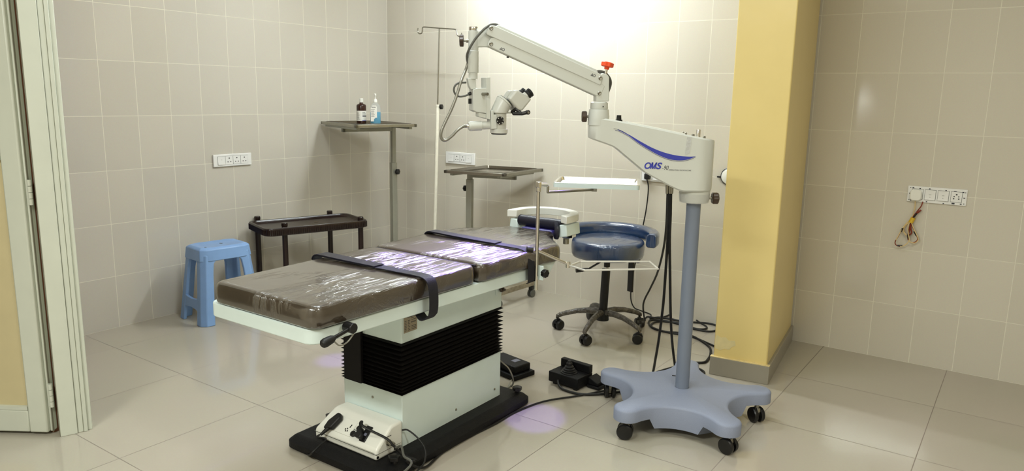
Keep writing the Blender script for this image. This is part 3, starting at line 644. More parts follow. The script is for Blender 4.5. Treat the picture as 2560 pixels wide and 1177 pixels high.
# bottles on the tall trolley
def bottle_at(u, v): return at(u, v, z=1.137)
b0 = bottle_at(904, 308)
br = root('antiseptic_bottle', b0, 'dark brown bottle with white cap and white label, left one on the tall trolley', 'bottle')
bm = B(); add_lathe(bm, b0, (0, 0, 1), [(.032, 0), (.034, .003), (.034, .122), (.031, .131), (.014, .138), (.0125, .142), (.0125, .15)], 28); obj('bottle_body', bm, M['brown_bottle'], br, ang=50)
bm = B(); add_lathe(bm, b0+V((0, 0, .147)), (0, 0, 1), [(.014, 0), (.0145, .002), (.014, .026), (.012, .028)], 24); obj('cap', bm, M['white_plastic'], br)
def wrap(bm, c, r, a0, a1, z0, z1, n=16, th=.0006):
    R = []
    for i in range(n+1):
        t = math.radians(a0+(a1-a0)*i/n); d = V((math.cos(t), math.sin(t), 0)); R.append([c+d*r+V((0, 0, z0)), c+d*(r+th)+V((0, 0, z0)), c+d*(r+th)+V((0, 0, z1)), c+d*r+V((0, 0, z1))])
    add_loft(bm, R)
ca = math.degrees(math.atan2(CAM.y-b0.y, CAM.x-b0.x))
bm = B(); wrap(bm, b0, .0342, ca-110, ca+105, .018, .088, 30); lb = obj('label', bm, M['label'], br)
bm = B(); wrap(bm, b0, .035, ca+12, ca+70, .048, .056); obj('label_stripe', bm, M['dark_print'], lb)
bm = B(); wrap(bm, b0, .035, ca+8, ca+70, .019, .022); obj('label_stripe', bm, M['blue_print'], lb)
bm = B()
def on_cyl(c, r, ang0, z0): return lambda x, y: c + V((math.cos(math.radians(ang0)+x/r)*r, math.sin(math.radians(ang0)+x/r)*r, z0+y))
for z, n_ in ((.078, 3), (.074, 3), (.067, 4), (.063, 4)):
    for k in range(n_): wrap(bm, b0, .035, ca+14+k*11, ca+22+k*11, z, z+.0022, 4)
for k in range(7): wrap(bm, b0, .035, ca-70, ca-70+random.uniform(35, 60), .03+k*.007, .0318+k*.007)
obj('label_lettering', bm, M['grey_print'], lb)
b1 = bottle_at(939, 309.5)
sr = root('sanitizer_bottle', b1, 'clear pump bottle half full of turquoise sanitizer, beside the brown bottle', 'bottle')
def oval(c, rx, ry, z, n=28):
    t0 = math.radians(ca+90); return [c + V((math.cos(t0), math.sin(t0), 0))*(rx*math.cos(2*PI*i/n)) + V((-math.sin(t0), math.cos(t0), 0))*(ry*math.sin(2*PI*i/n)) + V((0, 0, z)) for i in range(n)]
bm = B(); add_loft(bm, [oval(b1, a_, b_, z) for a_, b_, z in ((.034, .02, 0), (.037, .023, .004), (.037, .023, .105), (.034, .021, .122), (.024, .017, .137), (.013, .013, .147), (.012, .012, .153))]); obj('bottle_body', bm, M['clear'], sr, ang=50)
bm = B(); add_loft(bm, [oval(b1, a_, b_, z) for a_, b_, z in ((.033, .019, .003), (.0355, .0215, .007), (.0355, .0215, .083))]); obj('liquid', bm, M['blue_liquid'], sr)
bm = B(); add_lathe(bm, b1+V((0, 0, .15)), (0, 0, 1), [(.0135, 0), (.0135, .014), (.009, .022), (.0045, .024), (.0045, .042), (.007, .043), (.0075, .058), (.003, .06)], 20)
dx = V((math.cos(math.radians(ca)), math.sin(math.radians(ca)), 0)); add_cyl(bm, b1+V((0, 0, .203)), b1+V((0, 0, .199))+dx*.03, .004, .003, seg=10); obj('pump', bm, M['white_plastic'], sr)
sv = V((-dx.y, dx.x, 0))
bm = B(); P = [b1+dx*.0238+sv*x+V((0, 0, z)) for x, z in ((-.033, .018), (-.012, .018), (-.010, .035), (.005, .045), (.010, .04), (.010, .118), (.002, .128), (-.02, .128), (-.033, .11))]; add_prism(bm, P, dx*.0005); lb = obj('label', bm, M['label'], sr)
bm = B()
for k in range(5): P = [b1+dx*.0246+sv*(-.026+k*.006)+V((0, 0, .113)), b1+dx*.0246+sv*(-.022+k*.006)+V((0, 0, .113)), b1+dx*.0246+sv*(-.022+k*.006)+V((0, 0, .119)), b1+dx*.0246+sv*(-.026+k*.006)+V((0, 0, .119))]; add_prism(bm, P, dx*.0002)
for k in range(8):
    a_ = random.uniform(.02, .036); P = [b1+dx*.0246+sv*(-.031)+V((0, 0, .05+k*.0072)), b1+dx*.0246+sv*(-.031+a_)+V((0, 0, .05+k*.0072)), b1+dx*.0246+sv*(-.031+a_)+V((0, 0, .052+k*.0072)), b1+dx*.0246+sv*(-.031)+V((0, 0, .052+k*.0072))]; add_prism(bm, P, dx*.0002)
obj('label_lettering', bm, M['grey_print'], lb)

# ================================================================== drip stand
def ivp(z): 
    a_ = at(1087, 580, y=-.25); b_ = at(1098.5, 72, y=-.25); t = (z-a_.z)/(b_.z-a_.z); return a_+(b_-a_)*t
zt_ = ivp(0).z; z_j = at(1092, 262, y=-.25).z; z_t = at(1098.5, 72, y=-.25).z
iv = root('drip_stand', ivp(0), 'white drip stand pole with thin hooked steel rod, behind the operating table', 'drip stand')
bm = B(); add_cyl(bm, ivp(.1), ivp(z_j), .0125, seg=20); po = obj('outer_pole', bm, M['cream_paint'], iv)
bm = B(); add_cyl(bm, ivp(z_j-.012), ivp(z_j+.003), .0145, seg=20); obj('pole_collar', bm, M['cream_paint'], po)
q = ivp(z_j-.008); bm = B(); add_cyl(bm, q+RT*.012, q+RT*.024, .006, seg=10); knob(bm, q+RT*.018-V((0, .0, .006)), RT-FW*.4, .019, .018, 6); obj('height_knob', bm, M['black'], po)
bm = B(); add_cyl(bm, ivp(z_j-.05), ivp(z_t), .0048, seg=14); rod = obj('rod', bm, M['steel'], iv)
hk = lambda u, v: at(u, v, y=-.25)
bm = B(); add_tube(bm, [hk(1045, 70), hk(1044.5, 79), hk(1048, 84), hk(1054, 83), hk(1056, 76), hk(1056.5, 70), hk(1062, 67.5), hk(1098, 70.5), hk(1135, 73), hk(1140.5, 75), hk(1142, 82), hk(1144, 88.5), hk(1149, 91), hk(1153.5, 88), hk(1154, 82)], .0042, 10, 4); obj('hook_bar', bm, M['steel'], rod)
bm = B()
for k in range(5):
    t = 2*PI*k/5+.3; d = V((math.cos(t), math.sin(t), 0)); add_bars(bm, [ivp(.13), ivp(.1)*1+d*.05, V((ivp(0).x, ivp(0).y, .06))+d*.19], .011)
bs = obj('star_base', bm, M['cream_paint'], iv)
for k in range(5):
    t = 2*PI*k/5+.3; d = V((math.cos(t), math.sin(t), 0)); c = V((ivp(0).x, ivp(0).y, .025))+d*.19
    bm = B(); sd = V((-d.y, d.x, 0)); add_lathe(bm, c-sd*.012, sd, [(.018, 0), (.025, .003), (.025, .021), (.018, .024)], 18); add_cyl(bm, c, c+V((0, 0, .035)), .007, seg=8); obj('caster', bm, M['black'], bs)

# ================================================================== blue plastic stool
ps = root('plastic_stool', (.265, -1.72, 0), 'light blue plastic stool with arched sides, by the left wall', 'stool')
SR = math.radians(-7.0)
def sp(x, y, z):
    c, s = math.cos(SR), math.sin(SR); return V((.262+c*x-s*y, -1.722+s*x+c*y, z))
HS = .452
def half(z): # outer half sizes at a height
    t = z/HS; return .158-(.158-.107)*t, .195-(.195-.150)*t
def cham(z, e=0., ch=.045):
    hx, hy = half(z); hx -= e; hy -= e
    return [(hx, -hy+ch), (hx, hy-ch), (hx-ch*.55, hy), (-hx+ch*.55, hy), (-hx, hy-ch), (-hx, -hy+ch), (-hx+ch*.55, -hy), (hx-ch*.55, -hy)]
bm = B(); add_loft(bm, [[sp(*p, z) for p in cham(z, -.0035)] for z in (.374, .44)] + [[sp(*p, .452) for p in cham(.452, .012, .042)], [sp(*p, .450) for p in cham(.452, .03, .04)], [sp(*p, .448) for p in cham(.452, .034, .04)]]); obj('seat', bm, M['blue_stool'], ps, bevel=.004)
for sx in (-1, 1):
    for sy in (-1, 1):
        bm = B(); rings = []
        for z in (0, .1, .2, .3, .36, .395, .41):
            hx, hy = half(z); wx = .072-.012*z/HS; wy = .078-.012*z/HS
            if z > .34: k = (z-.34)/.07; wx += .04*k*k; wy += .06*k*k
            ch = .026; th = .02
            P = [(hx-wx, hy), (hx-ch, hy), (hx, hy-ch), (hx, hy-wy), (hx-th, hy-wy), (hx-th-.012, hy-th-.012), (hx-wx, hy-th)]
            rings.append([sp(sx*a_, sy*b_, z) for a_, b_ in P])
        add_loft(bm, rings); obj('leg', bm, M['blue_stool'], ps, bevel=.004)
for sy in (-1, 1):
    bm = B(); rings = []
    for x in (-.075, -.05, 0, .05, .075):
        bulge = .02*(abs(x)/.075)**3
        h1, h2 = half(.09)[1], half(.15)[1]
        rings.append([sp(x*1.25, sy*(h1-.001), .095-bulge), sp(x*1.25, sy*(h2-.001), .145+bulge), sp(x*1.25, sy*(h2-.016), .145+bulge), sp(x*1.25, sy*(h1-.016), .095-bulge)])
    add_loft(bm, rings); obj('stretcher', bm, M['blue_stool'], ps, bevel=.002)
bm = B(); 
for (x, y, l_) in ((.0, .02, .03), (.05, -.10, .02), (-.07, -.12, .015)): add_box(bm, sp(x, y, .4488), (l_*.6, l_*.3, .001), SR+.5)
obj('scuff', bm, M['gasket'], ps, label='small dark chip in the seat top')

# ================================================================== brown plastic rack
pk = root('plastic_rack', (.28, -1.05, 0), 'dark brown plastic rack table with four tube legs, against the left wall', 'rack table')
K = [V(at(613, 553, z=.515)), V(at(690, 570, z=.515)), V(at(925, 551, z=.515)), V(at(845, 531, z=.515))]
kc = (K[0]+K[1]+K[2]+K[3])/4; ke = (K[2]-K[1]+K[3]-K[0]).normalized(); kf = V((ke.y, -ke.x, 0))
def kp(a_, b_, z): q = kc+ke*a_+kf*b_; return V((q.x, q.y, z))
KL, KW = .345, .178
if kp(0, -KW, 0).x < .03: pass
def kr(d, r): return rrect(-KL+d, -KW+d, KL-d, KW-d, r, 6)
bm = B(); add_loft(bm, [[kp(*p, z) for p in kr(d, r)] for d, r, z in ((.006, .05, .463), (0, .05, .468), (-.004, .05, .508), (0, .05, .514), (.014, .045, .513), (.022, .04, .498), (.03, .035, .496))]); rim = obj('top_tray', bm, M['brown_plastic'], pk, ang=50)
bm = B(); oo = kr(-.0045, .05); n_ = len(oo); pts = []
for i in range(n_):
    p0, p1 = V((*oo[i], 0)), V((*oo[(i+1) % n_], 0)); L_ = (p1-p0).length; k_ = max(1, int(L_/.012))
    for j in range(k_): pts.append(p0+(p1-p0)*(j/k_))
for p in pts: add_cyl(bm, kp(p.x, p.y, .468), kp(p.x, p.y, .504), .0022, seg=5)
fl = obj('fluted_edge', bm, M['brown_plastic'], rim)
bm = B(); q = kp(.06, -.02, .4963); add_cyl(bm, q, q+V((0, 0, .001)), .016, seg=20); obj('sticker', bm, M['brown_knob'], rim)
for (u, v) in ((643, 541), (711, 557), (824, 527), (901, 542)):
    q = at(u, v, z=.532); bm = B(); add_cyl(bm, (q.x, q.y, 0), (q.x, q.y, .524), .0175, seg=20); add_lathe(bm, (q.x, q.y, .512), (0, 0, 1), [(.020, 0), (.020, .018), (.017, .022)], 20); obj('leg', bm, M['brown_plastic'], pk)

# ================================================================== switch panels
def panel(label, plane, a0, a1, z0, z1, modules, thick=.012, group=None):
    """plane 'x' = on the left wall, 'y' = on the back wall; modules: list of kinds left to right"""
    if plane == 'x': f = lambda s, z, h: V((h, s, z))
    else: f = lambda s, z, h: V((s, -h, z))
    def bx(bm, s0, s1, za, zb, h0, h1): 
        P = [f(s0, za, h0), f(s1, za, h0), f(s1, zb, h0), f(s0, zb, h0)]; add_prism(bm, P, f(s0, za, h1)-f(s0, za, h0))
    r = root('socket_panel', f((a0+a1)/2, z0, 0), label, 'socket panel', group)
    bm = B(); bx(bm, a0, a1, z0, z1, 0.0005, thick); pl_ = obj('cover_plate', bm, M['switch'], r, bevel=.003)
    n = len(modules); mrg = .10*(a1-a0); wm = (a1-a0-2*mrg)/n; zc = (z0+z1)/2
    for i, k in enumerate(modules):
        s0 = a0+mrg+i*wm+.0015; s1 = s0+wm-.003; za, zb = zc-.026, zc+.026
        bm = B(); bx(bm, s0-.001, s1+.001, za-.001, zb+.001, thick, thick+.0005); obj('module_gap', bm, M['gasket'], pl_)
        bm = B()
        if k == 'switch':
            add_prism(bm, [f(s0, za, thick), f(s0, za, thick+.005), f(s0, zc, thick+.002), f(s0, zb, thick+.0035), f(s0, zb, thick)], f(s1, za, 0)-f(s0, za, 0)); sw = obj('rocker_switch', bm, M['switch'], r)
            bm = B(); sm = (s0+s1)/2; bx(bm, sm-.004, sm+.004, zc+.004, zc+.005, thick+.0021, thick+.003); obj('switch_mark', bm, M['grey_print'], sw)
        else:
            bx(bm, s0, s1, za, zb, thick, thick+.0015); so = obj('socket', bm, M['switch'], r)
            bm = B(); sm = (s0+s1)/2
            for dx_, dz_, rr in ((0, .013, .0042), (-.010, -.010, .0034), (.010, -.010, .0034)) + (((-.009, .002, .003), (.009, .002, .003)) if k == 'five' else ()):
                c = f(sm+dx_, zc+dz_, thick+.0012); add_cyl(bm, c, c+f(0, 0, .0012)-f(0, 0, 0), rr, seg=10)
            obj('pin_holes', bm, M['grey_print'], so)
    return r, f
panel('white switch panel with one switch and three sockets, on the left wall', 'x', -1.556, -1.28, .876, .954, ['switch', 'three', 'three', 'three'])
panel('white switch panel between two switches, on the back wall behind the lower trolley', 'y', .596, .871, .845, .932, ['switch', 'three', 'three', 'switch'])
r_, f_ = panel('white socket panel half hidden behind the microscope housing, with a black plug in it', 'y', 2.197, 2.40, .842, .915, ['three', 'switch', 'switch'])
wc = root('power_cord', (2.222, -.02, .87), 'black plug and thin cord dropping down the back wall behind the blue stool', 'cord')
q = at(1620, 440, y=-.02); bm = B(); add_box(bm, (q.x, -.028, q.z), (.034, .034, .036)); obj('plug', bm, M['black_rubber'], wc, bevel=.006)
bm = B(); add_tube(bm, [(q.x, -.036, q.z-.015), at(1621, 470, y=-.03), at(1616, 520, y=-.03), at(1606, 572, y=-.03), at(1592, 640, y=-.03), at(1580, 700, y=-.03), at(1577, 745, y=-.025), at(1585, 768, y=-.02), (2.24, -.03, .01), (2.33, -.06, .006), at(1625, 794, z=.006)], .0042, 8); obj('cord', bm, M['black_rubber'], wc)
# unfinished panel on the right with wires
A0, A1, ZA, ZB = 3.686, 3.949, .855, .936
rp_ = root('socket_panel', (3.82, 0, ZA), 'bare white socket frame without cover, two switches and a socket, right of the pillar', 'socket panel')
bm = B(); box_between(bm, (A0, -.007, ZA), (A1, -.0005, ZB)); pl_ = obj('mounting_frame', bm, M['switch'], rp_, bevel=.0015)
bm = B()
for s, z, w_, h_ in ((.012, .07, .004, .004), (.024, .07, .008, .005), (.055, .068, .007, .005), (.098, .07, .006, .005), (.17, .068, .006, .005), (.21, .064, .012, .008), (.245, .065, .008, .005), (.255, .064, .004, .004), (.010, .04, .004, .005), (.010, .008, .004, .004), (.018, .006, .006, .006), (.09, .004, .006, .004), (.165, .002, .006, .004), (.207, .006, .013, .007), (.24, .006, .008, .005), (.253, .008, .004, .004), (.252, .037, .008, .004)):
    c = (A0+s, -.0072, ZA+z+.002); add_box(bm, c, (w_, .001, h_))
obj('fixing_holes', bm, M['dark_print'], pl_)
for i, k in enumerate(('dimmer', 'switch', 'switch', 'five')):
    s0 = A0+.022+i*.0575; s1 = s0+.047; z0 = ZA+.0165; z1 = z0+.05
    bm = B(); box_between(bm, (s0-.0015, -.0075, z0-.0015), (s1+.0015, -.007, z1+.0015)); obj('module_gap', bm, M['gasket'], pl_)
    bm = B()
    if k == 'dimmer':
        box_between(bm, (s0, -.010, z0), (s1, -.007, z1)); so = obj('socket', bm, M['switch'], rp_)
        bm = B(); add_prism(bm, [(s0-.008+x, -.030, z0-.008+z) for x, z in rrect(0, 0, .052, .056, .016, 5)], (0, .02, 0)); obj('white_plug', bm, M['white_plastic'], so, bevel=.004)
    elif k == 'switch':
        add_prism(bm, [(s0, -.007, z0), (s0, -.013, z0), (s0, -.009, (z0+z1)/2), (s0, -.0115, z1), (s0, -.007, z1)], (s1-s0, 0, 0)); sw = obj('rocker_switch', bm, M['switch'], rp_)
        bm = B(); sm = (s0+s1)/2; box_between(bm, (sm-.005, -.0105, z0+.026), (sm+.005, -.0095, z0+.027)); box_between(bm, (sm-.002, -.0118, z0+.013), (sm+.002, -.0108, z0+.0145)); obj('switch_mark', bm, M['grey_print'], sw)
    else:
        box_between(bm, (s0, -.0095, z0), (s1, -.007, z1)); so = obj('socket', bm, M['switch'], rp_)
        bm = B(); sm = (s0+s1)/2; zc = (z0+z1)/2
        for dx_, dz_, rr in ((0, .012, .004), (-.010, .002, .003), (.010, .002, .003), (-.011, -.009, .0034), (.011, -.009, .0034)): add_cyl(bm, (sm+dx_, -.009, zc+dz_), (sm+dx_, -.0105, zc+dz_), rr, seg=10)
        obj('pin_holes', bm, M['grey_print'], so)
wb = root('wire_bundle', at(2280, 545, y=-.02), 'tied bundle of loose red, cream and yellow wires hanging below the bare socket frame', 'wires')
def wv(u, v, d=.018): return at(u, v, y=-d)
bm = B()
add_tube(bm, [wv(2307, 504, .012), wv(2303, 515), wv(2296, 524), wv(2282, 542), wv(2268, 560), wv(2256, 572), wv(2246, 590, .03), wv(2238, 604, .03), wv(2240, 612, .03), wv(2250, 616, .03)], .0026, 8)
add_tube(bm, [wv(2303, 525), wv(2290, 533), wv(2281, 548), wv(2276, 562), wv(2273, 575), wv(2270, 590), wv(2271, 600)], .004, 8)
add_tube(bm, [wv(2300, 528), wv(2284, 542), wv(2280, 560, .025), wv(2284, 572, .03), wv(2291, 588, .03), wv(2294, 596, .03), wv(2291, 603, .03), wv(2281, 607, .03)], .0026, 8)
add_tube(bm, [wv(2278, 552), wv(2277, 570), wv(2279, 582), wv(2272, 588)], .0035, 8)
obj('red_wire', bm, M['wire_red'], wb)
bm = B()
add_tube(bm, [wv(2288, 503, .012), wv(2287, 520), wv(2284, 532), wv(2279, 548), wv(2270, 554), wv(2258, 568, .03), wv(2248, 585, .033), wv(2240, 600, .033)], .0022, 8)
add_tube(bm, [wv(2278, 550, .025), wv(2270, 565, .03), wv(2271, 585, .033), wv(2273, 600, .033), wv(2266, 610, .033), wv(2256, 615, .033), wv(2250, 615, .033)], .0024, 8)
add_tube(bm, [wv(2277, 553, .025), wv(2286, 575, .033), wv(2294, 592, .033), wv(2295, 600, .033), wv(2288, 607, .033), wv(2278, 606, .033), wv(2272, 602, .033)], .0022, 8)
add_tube(bm, [wv(2278, 550), wv(2262, 566, .02), wv(2259, 578, .02), wv(2266, 588, .02)], .0035, 8)
obj('cream_wire', bm, M['wire_cream'], wb)
bm = B(); add_cyl(bm, wv(2283.5, 544, .02), wv(2276.5, 556, .02), .0115, seg=14); obj('yellow_tape', bm, M['wire_yellow'], wb)
bm = B()
for a_, b_ in (((2257, 570), (2252, 579)), ((2243, 613.5), (2256, 614)), ((2285, 578), (2291, 589)), ((2270, 586), (2271, 596)), ((2292, 533), (2284, 543))): add_cyl(bm, wv(*a_, .03), wv(*b_, .03), .0042, seg=10)
obj('black_tape', bm, M['black'], wb)
wf = root('wall_fitting', at(1822, 441, y=0), 'round white wall fitting with dark ring, peeking out beside the pillar', 'wall fitting')
c = at(1826, 441, y=0); c.y = 0
bm = B(); add_lathe(bm, c+V((0, -.0005, 0)), (0, -1, 0), [(.052, 0), (.052, .02), (.046, .024), (.045, .02)], 36); obj('dark_ring', bm, M['black'], wf)
bm = B(); add_lathe(bm, c+V((0, -.018, 0)), (0, -1, 0), [(.045, 0), (.045, .012), (.038, .024), (.02, .03)], 36); obj('white_dome', bm, M['white_plastic'], wf)
bm = B(); add_box(bm, c+V((-.06, -.012, -.006)), (.028, .012, .008)); obj('ring_clip', bm, M['black'], wf)

# ================================================================== surgeon's stool
DC = V((2.252, -.56, 0)); ss = root('doctor_stool', DC, 'blue round swivel stool with curved backrest and five castors, wrapped in clear film', 'stool')
SCN = V((2.273, -.573, 0))
bm = B(); add_lathe(bm, SCN+V((0, 0, .475)), (0, 0, 1), [(.18, -.012), (.2, -.008), (.206, .008), (.208, .045), (.206, .07), (.2, .082), (.188, .089), (.15, .092), (.0001, .0935)], 56); se = obj('seat', bm, M['film_blue'], ss, ang=60)
bm = B(); rings = []
for i in range(29):
    t = math.radians(192-188*i/28); d = V((math.cos(t), math.sin(t), 0)); 
    cc = SCN + d*.256 + V((0.0, 0, .585+.0*i))
    lo_, hi_ = -.046, .034
    rings.append([cc+d*a_+V((0, 0, b_)) for a_, b_ in ((-.032, lo_+.012), (-.022, lo_), (.018, lo_), (.03, lo_+.014), (.03, hi_-.014), (.018, hi_), (-.014, hi_), (-.03, hi_-.016))])
add_loft(bm, rings); obj('backrest', bm, M['film_blue'], ss, bevel=.006, ang=60)
bt = at(1577, 690, y=SCN.y+.20)
bm = B(); add_box(bm, (bt.x, bt.y, .385), (.012, .042, .33), math.radians(70)); add_box(bm, (bt.x+.0, bt.y+.03, .545), (.012, .05, .03), math.radians(70)); obj('backrest_bar', bm, M['black'], ss, bevel=.003)
bm = B(); add_cyl(bm, SCN+V((0, 0, .47)), SCN+V((0, 0, .478)), .09, seg=28); box_between(bm, SCN+V((0, -.012, .452)), SCN+V((.20, .012, .474))); obj('seat_plate', bm, M['black'], ss)
bm = B(); add_cyl(bm, SCN+V((0, 0, .40)), SCN+V((0, 0, .47)), .018, seg=20); obj('upper_column', bm, M['black'], ss)
bm = B(); add_cyl(bm, V((2.266, -.57, .36)), SCN+V((0, 0, .41)), .0115, seg=20); obj('gas_piston', bm, M['chrome'], ss)
bm = B(); add_cyl(bm, DC+V((0, 0, .085)), V((2.268, -.571, .385)), .0245, seg=24); obj('lower_column', bm, M['black'], ss)
bm = B(); add_bars(bm, [SCN+V((0, 0, .452)), at(1470, 673, z=.455)], .0055); q = at(1470, 673, z=.455); add_cyl(bm, q, q+(at(1440, 676, z=.45)-q)*1.0, .009, .012, seg=12); obj('height_lever', bm, M['black'], ss)
bm = B(); add_cyl(bm, DC+V((0, 0, .078)), DC+V((0, 0, .14)), .037, .032, seg=28); hb = obj('hub', bm, M['black'], ss)
for k in range(5):
    t = math.radians(205+72*k); d = V((math.cos(t), math.sin(t), 0)); sd = V((-d.y, d.x, 0)); bm = B(); rings = []
    for r_i, z, w_, h_ in ((.02, .125, .018, .02), (.08, .13, .017, .018), (.15, .122, .015, .016), (.22, .102, .014, .015), (.255, .088, .0135, .015), (.272, .078, .012, .012)):
        c = DC+d*r_i+V((0, 0, z)); rings.append([c+sd*(w_*math.cos(2*PI*j/10))+V((0, 0, h_*math.sin(2*PI*j/10))) for j in range(10)])
    add_loft(bm, rings); lg = obj('leg', bm, M['wrapped_black'] if k != 4 else M['black'], ss, ang=60)
    c = DC+d*.262; tt = t+(.9, -.4, .6, 1.2, .2)[k]; fd = V((math.cos(tt), math.sin(tt), 0)); fs = V((-fd.y, fd.x, 0))
    bm = B(); add_cyl(bm, c+V((0, 0, .05)), c+V((0, 0, .085)), .007, seg=10); P = [c+fd*x+V((0, 0, z)) for x, z in ((-.034, .03), (-.03, .052), (-.008, .068), (.018, .06), (.024, .04), (.01, .032))]; add_prism(bm, [p-fs*.008 for p in P], fs*.016); ck = obj('caster', bm, M['black'], ss, bevel=.002)
    for s in (-1, 1):
        bm = B(); add_lathe(bm, c-fd*.006+fs*(s*.007)+V((0, 0, .0293)), fs*s, [(.029, 0), (.0292, .014), (.025, .0195), (.006, .021)], 22); obj('wheel', bm, M['black'], ck)

# ================================================================== pedals
fc = root('foot_control', (2.46, -1.28, 0), 'square black foot control with joystick, on the floor beside the microscope base', 'foot control')
F0 = at(1371, 951, z=.012); F1 = at(1443, 974, z=.012); fe = (F1-F0); fl_ = .185; fe = V((fe.x, fe.y, 0)).normalized(); ff = V((-fe.y, fe.x, 0))
F0 = V((F0.x, F0.y, 0))
def fp(a_, b_, z): q = F0+fe*a_+ff*b_; return V((q.x, q.y, z))
def fbox(bm, a0, a1, b0_, b1_, z0, z1): add_prism(bm, [fp(a0, b0_, z0), fp(a1, b0_, z0), fp(a1, b1_, z0), fp(a0, b1_, z0)], (0, 0, z1-z0))
FW_ = (F1-at(1371, 951, z=.012)).length; FD = .125
bm = B(); fbox(bm, 0, FW_, 0, FD, .012, .062); obj('housing', bm, M['black_cast'], fc, bevel=.003)
bm = B(); fbox(bm, .0, FW_, FD-.028, FD, .062, .100); obj('back_plate', bm, M['black_cast'], fc, bevel=.003)
bm = B(); add_lathe(bm, fp(FW_*.5, .05, .062), (0, 0, 1), [(.040, 0), (.040, .004), (.032, .006), (.034, .011), (.026, .014), (.028, .02), (.02, .024), (.022, .03), (.014, .036), (.015, .046), (.009, .052), (.008, .058)], 28); obj('joystick', bm, M['black_rubber'], fc)
bm = B(); fbox(bm, .02, .04, .01, .03, 0, .013); fbox(bm, FW_-.03, FW_-.01, .01, .03, 0, .013); fbox(bm, FW_-.03, FW_-.01, FD-.03, FD-.01, 0, .013); obj('foot', bm, M['black_rubber'], fc)
bm = B(); fbox(bm, FW_+.002, FW_+.07, FD-.05, FD+.04, .003, .016); P = [fp(FW_+.003, FD-.04, .016), fp(FW_+.058, FD-.04, .016), fp(FW_+.058, FD-.04, .03), fp(FW_+.003, FD-.04, .052)]; add_prism(bm, P, ff*.07); obj('side_pedal', bm, M['black_cast'], fc, bevel=.003)
fcb = root('control_cable', at(1405, 960, z=.03), 'thick black cable from the joystick foot control to the microscope base', 'cable')
bm = B(); add_tube(bm, [fp(FW_*.35, -.002, .03), at(1397, 962, z=.018), at(1408, 973, z=.008), at(1440, 983, z=.0075), at(1470, 985.5, z=.0075), at(1510, 984, z=.0075), at(1560, 978, z=.0075), at(1640, 968, z=.0075)], .006, 10); obj('cord', bm, M['black_rubber'], fcb)
fpd = root('foot_pedal', (2.2, -1.46, 0), 'small black foot pedal on the floor behind the table base', 'foot pedal')
P0 = at(1304, 948, z=0); P0.z = 0
bm = B(); pe = V((.98, -.2, 0)).normalized(); pf = V((.2, .98, 0)).normalized()
def pq(a_, b_, z): q = P0+pe*a_+pf*b_; return V((q.x, q.y, z))
def pbox(bm, a0, a1, b0_, b1_, z0, z1): add_prism(bm, [pq(a0, b0_, z0), pq(a1, b0_, z0), pq(a1, b1_, z0), pq(a0, b1_, z0)], (0, 0, z1-z0))
bm = B(); pbox(bm, -.24, 0, -.05, .09, .001, .025); obj('pedal_base', bm, M['black_cast'], fpd, bevel=.003)
bm = B(); pbox(bm, -.22, -.02, -.03, .08, .025, .062); pd = obj('pedal_cover', bm, M['black_cast'], fpd, bevel=.006)
bm = B(); pbox(bm, -.10, -.07, .02, .06, .062, .0632); obj('sticker', bm, M['grey_line'], pd)
pcab = root('pedal_cable', (2.397, -1.77, .2), 'thin grey cable curving from the column down to the small foot pedal', 'cable')
bm = B(); add_tube(bm, [(2.385, -1.772, .215), at(1258, 908, y=-1.74), at(1271, 920, y=-1.72), at(1281, 940, y=-1.70), at(1283, 957, y=-1.69), at(1278, 966, y=-1.69), (2.38, -1.66, .06), (2.33, -1.62, .02), (2.3, -1.55, .03)], .0035, 8); obj('cord', bm, M['conduit'], pcab)

# ================================================================== operating microscope
PC = V((3.078, -1.385, 0))
om = root('operating_microscope', PC, 'pale grey operating microscope on lilac-grey star base, long jointed arm with orange knob', 'microscope')
# star base with five rounded lobes and concave sides
A0_ = 36; RL, RW, HW = .385, .215, .055
def star(ds=0.):
    o = []
    for k in range(5):
        t = math.radians(A0_+72*k); d = V((math.cos(t), math.sin(t), 0)); sd = V((-d.y, d.x, 0))
        for j in range(9):
            b_ = math.radians(-80+160*j/8); o.append((PC+d*(RL-HW-ds*.2+ (HW-ds)*math.cos(b_)) + sd*((HW-ds)*math.sin(b_)), 'l'))
        t2 = t+math.radians(36); d2 = V((math.cos(t2), math.sin(t2), 0)); tn = math.radians(A0_+72*(k+1)); dn_ = V((math.cos(tn), math.sin(tn), 0)); sn = V((-dn_.y, dn_.x, 0))
        pa = PC+d*(RL-HW)+sd*(HW-ds); pb = PC+dn_*(RL-HW)-sn*(HW-ds); mid = PC+d2*(RW-ds)
        # arc through pa, mid, pb
        ch = (pb-pa); half_ = ch.length/2; m_ = (pa+pb)/2; sag = (m_-mid).length; R_ = (half_**2+sag**2)/(2*sag); cc = mid+d2*R_
        a1_ = math.atan2((pa-cc).y, (pa-cc).x); a2_ = math.atan2((pb-cc).y, (pb-cc).x)
        while a2_-a1_ > PI: a2_ -= 2*PI
        while a2_-a1_ < -PI: a2_ += 2*PI
        for j in range(1, 16):
            q = a1_+(a2_-a1_)*j/16; o.append((cc+V((math.cos(q), math.sin(q), 0))*R_, 'w' if 4 <= j <= 12 else 'l'))
    return o
so_, si_ = star(0), star(.012); n_ = len(so_)
bm = B()
rings = [[V((p.x, p.y, .080 if k_ == 'l' else .038)) for p, k_ in so_], [V((p.x, p.y, .122)) for p, _ in so_], [V((p.x, p.y, .129)) for p, _ in star(.004)], [V((p.x, p.y, .1325)) for p, _ in si_]]
rings.append([PC+(V((p.x, p.y, 0))-PC)*.45+V((0, 0, .137)) for p, _ in si_]); rings.append([PC+(V((p.x, p.y, 0))-PC)*.1+V((0, 0, .138)) for p, _ in si_])
add_loft(bm, rings, cap=True); ba = obj('star_base', bm, M['lilac'], om, ang=40)
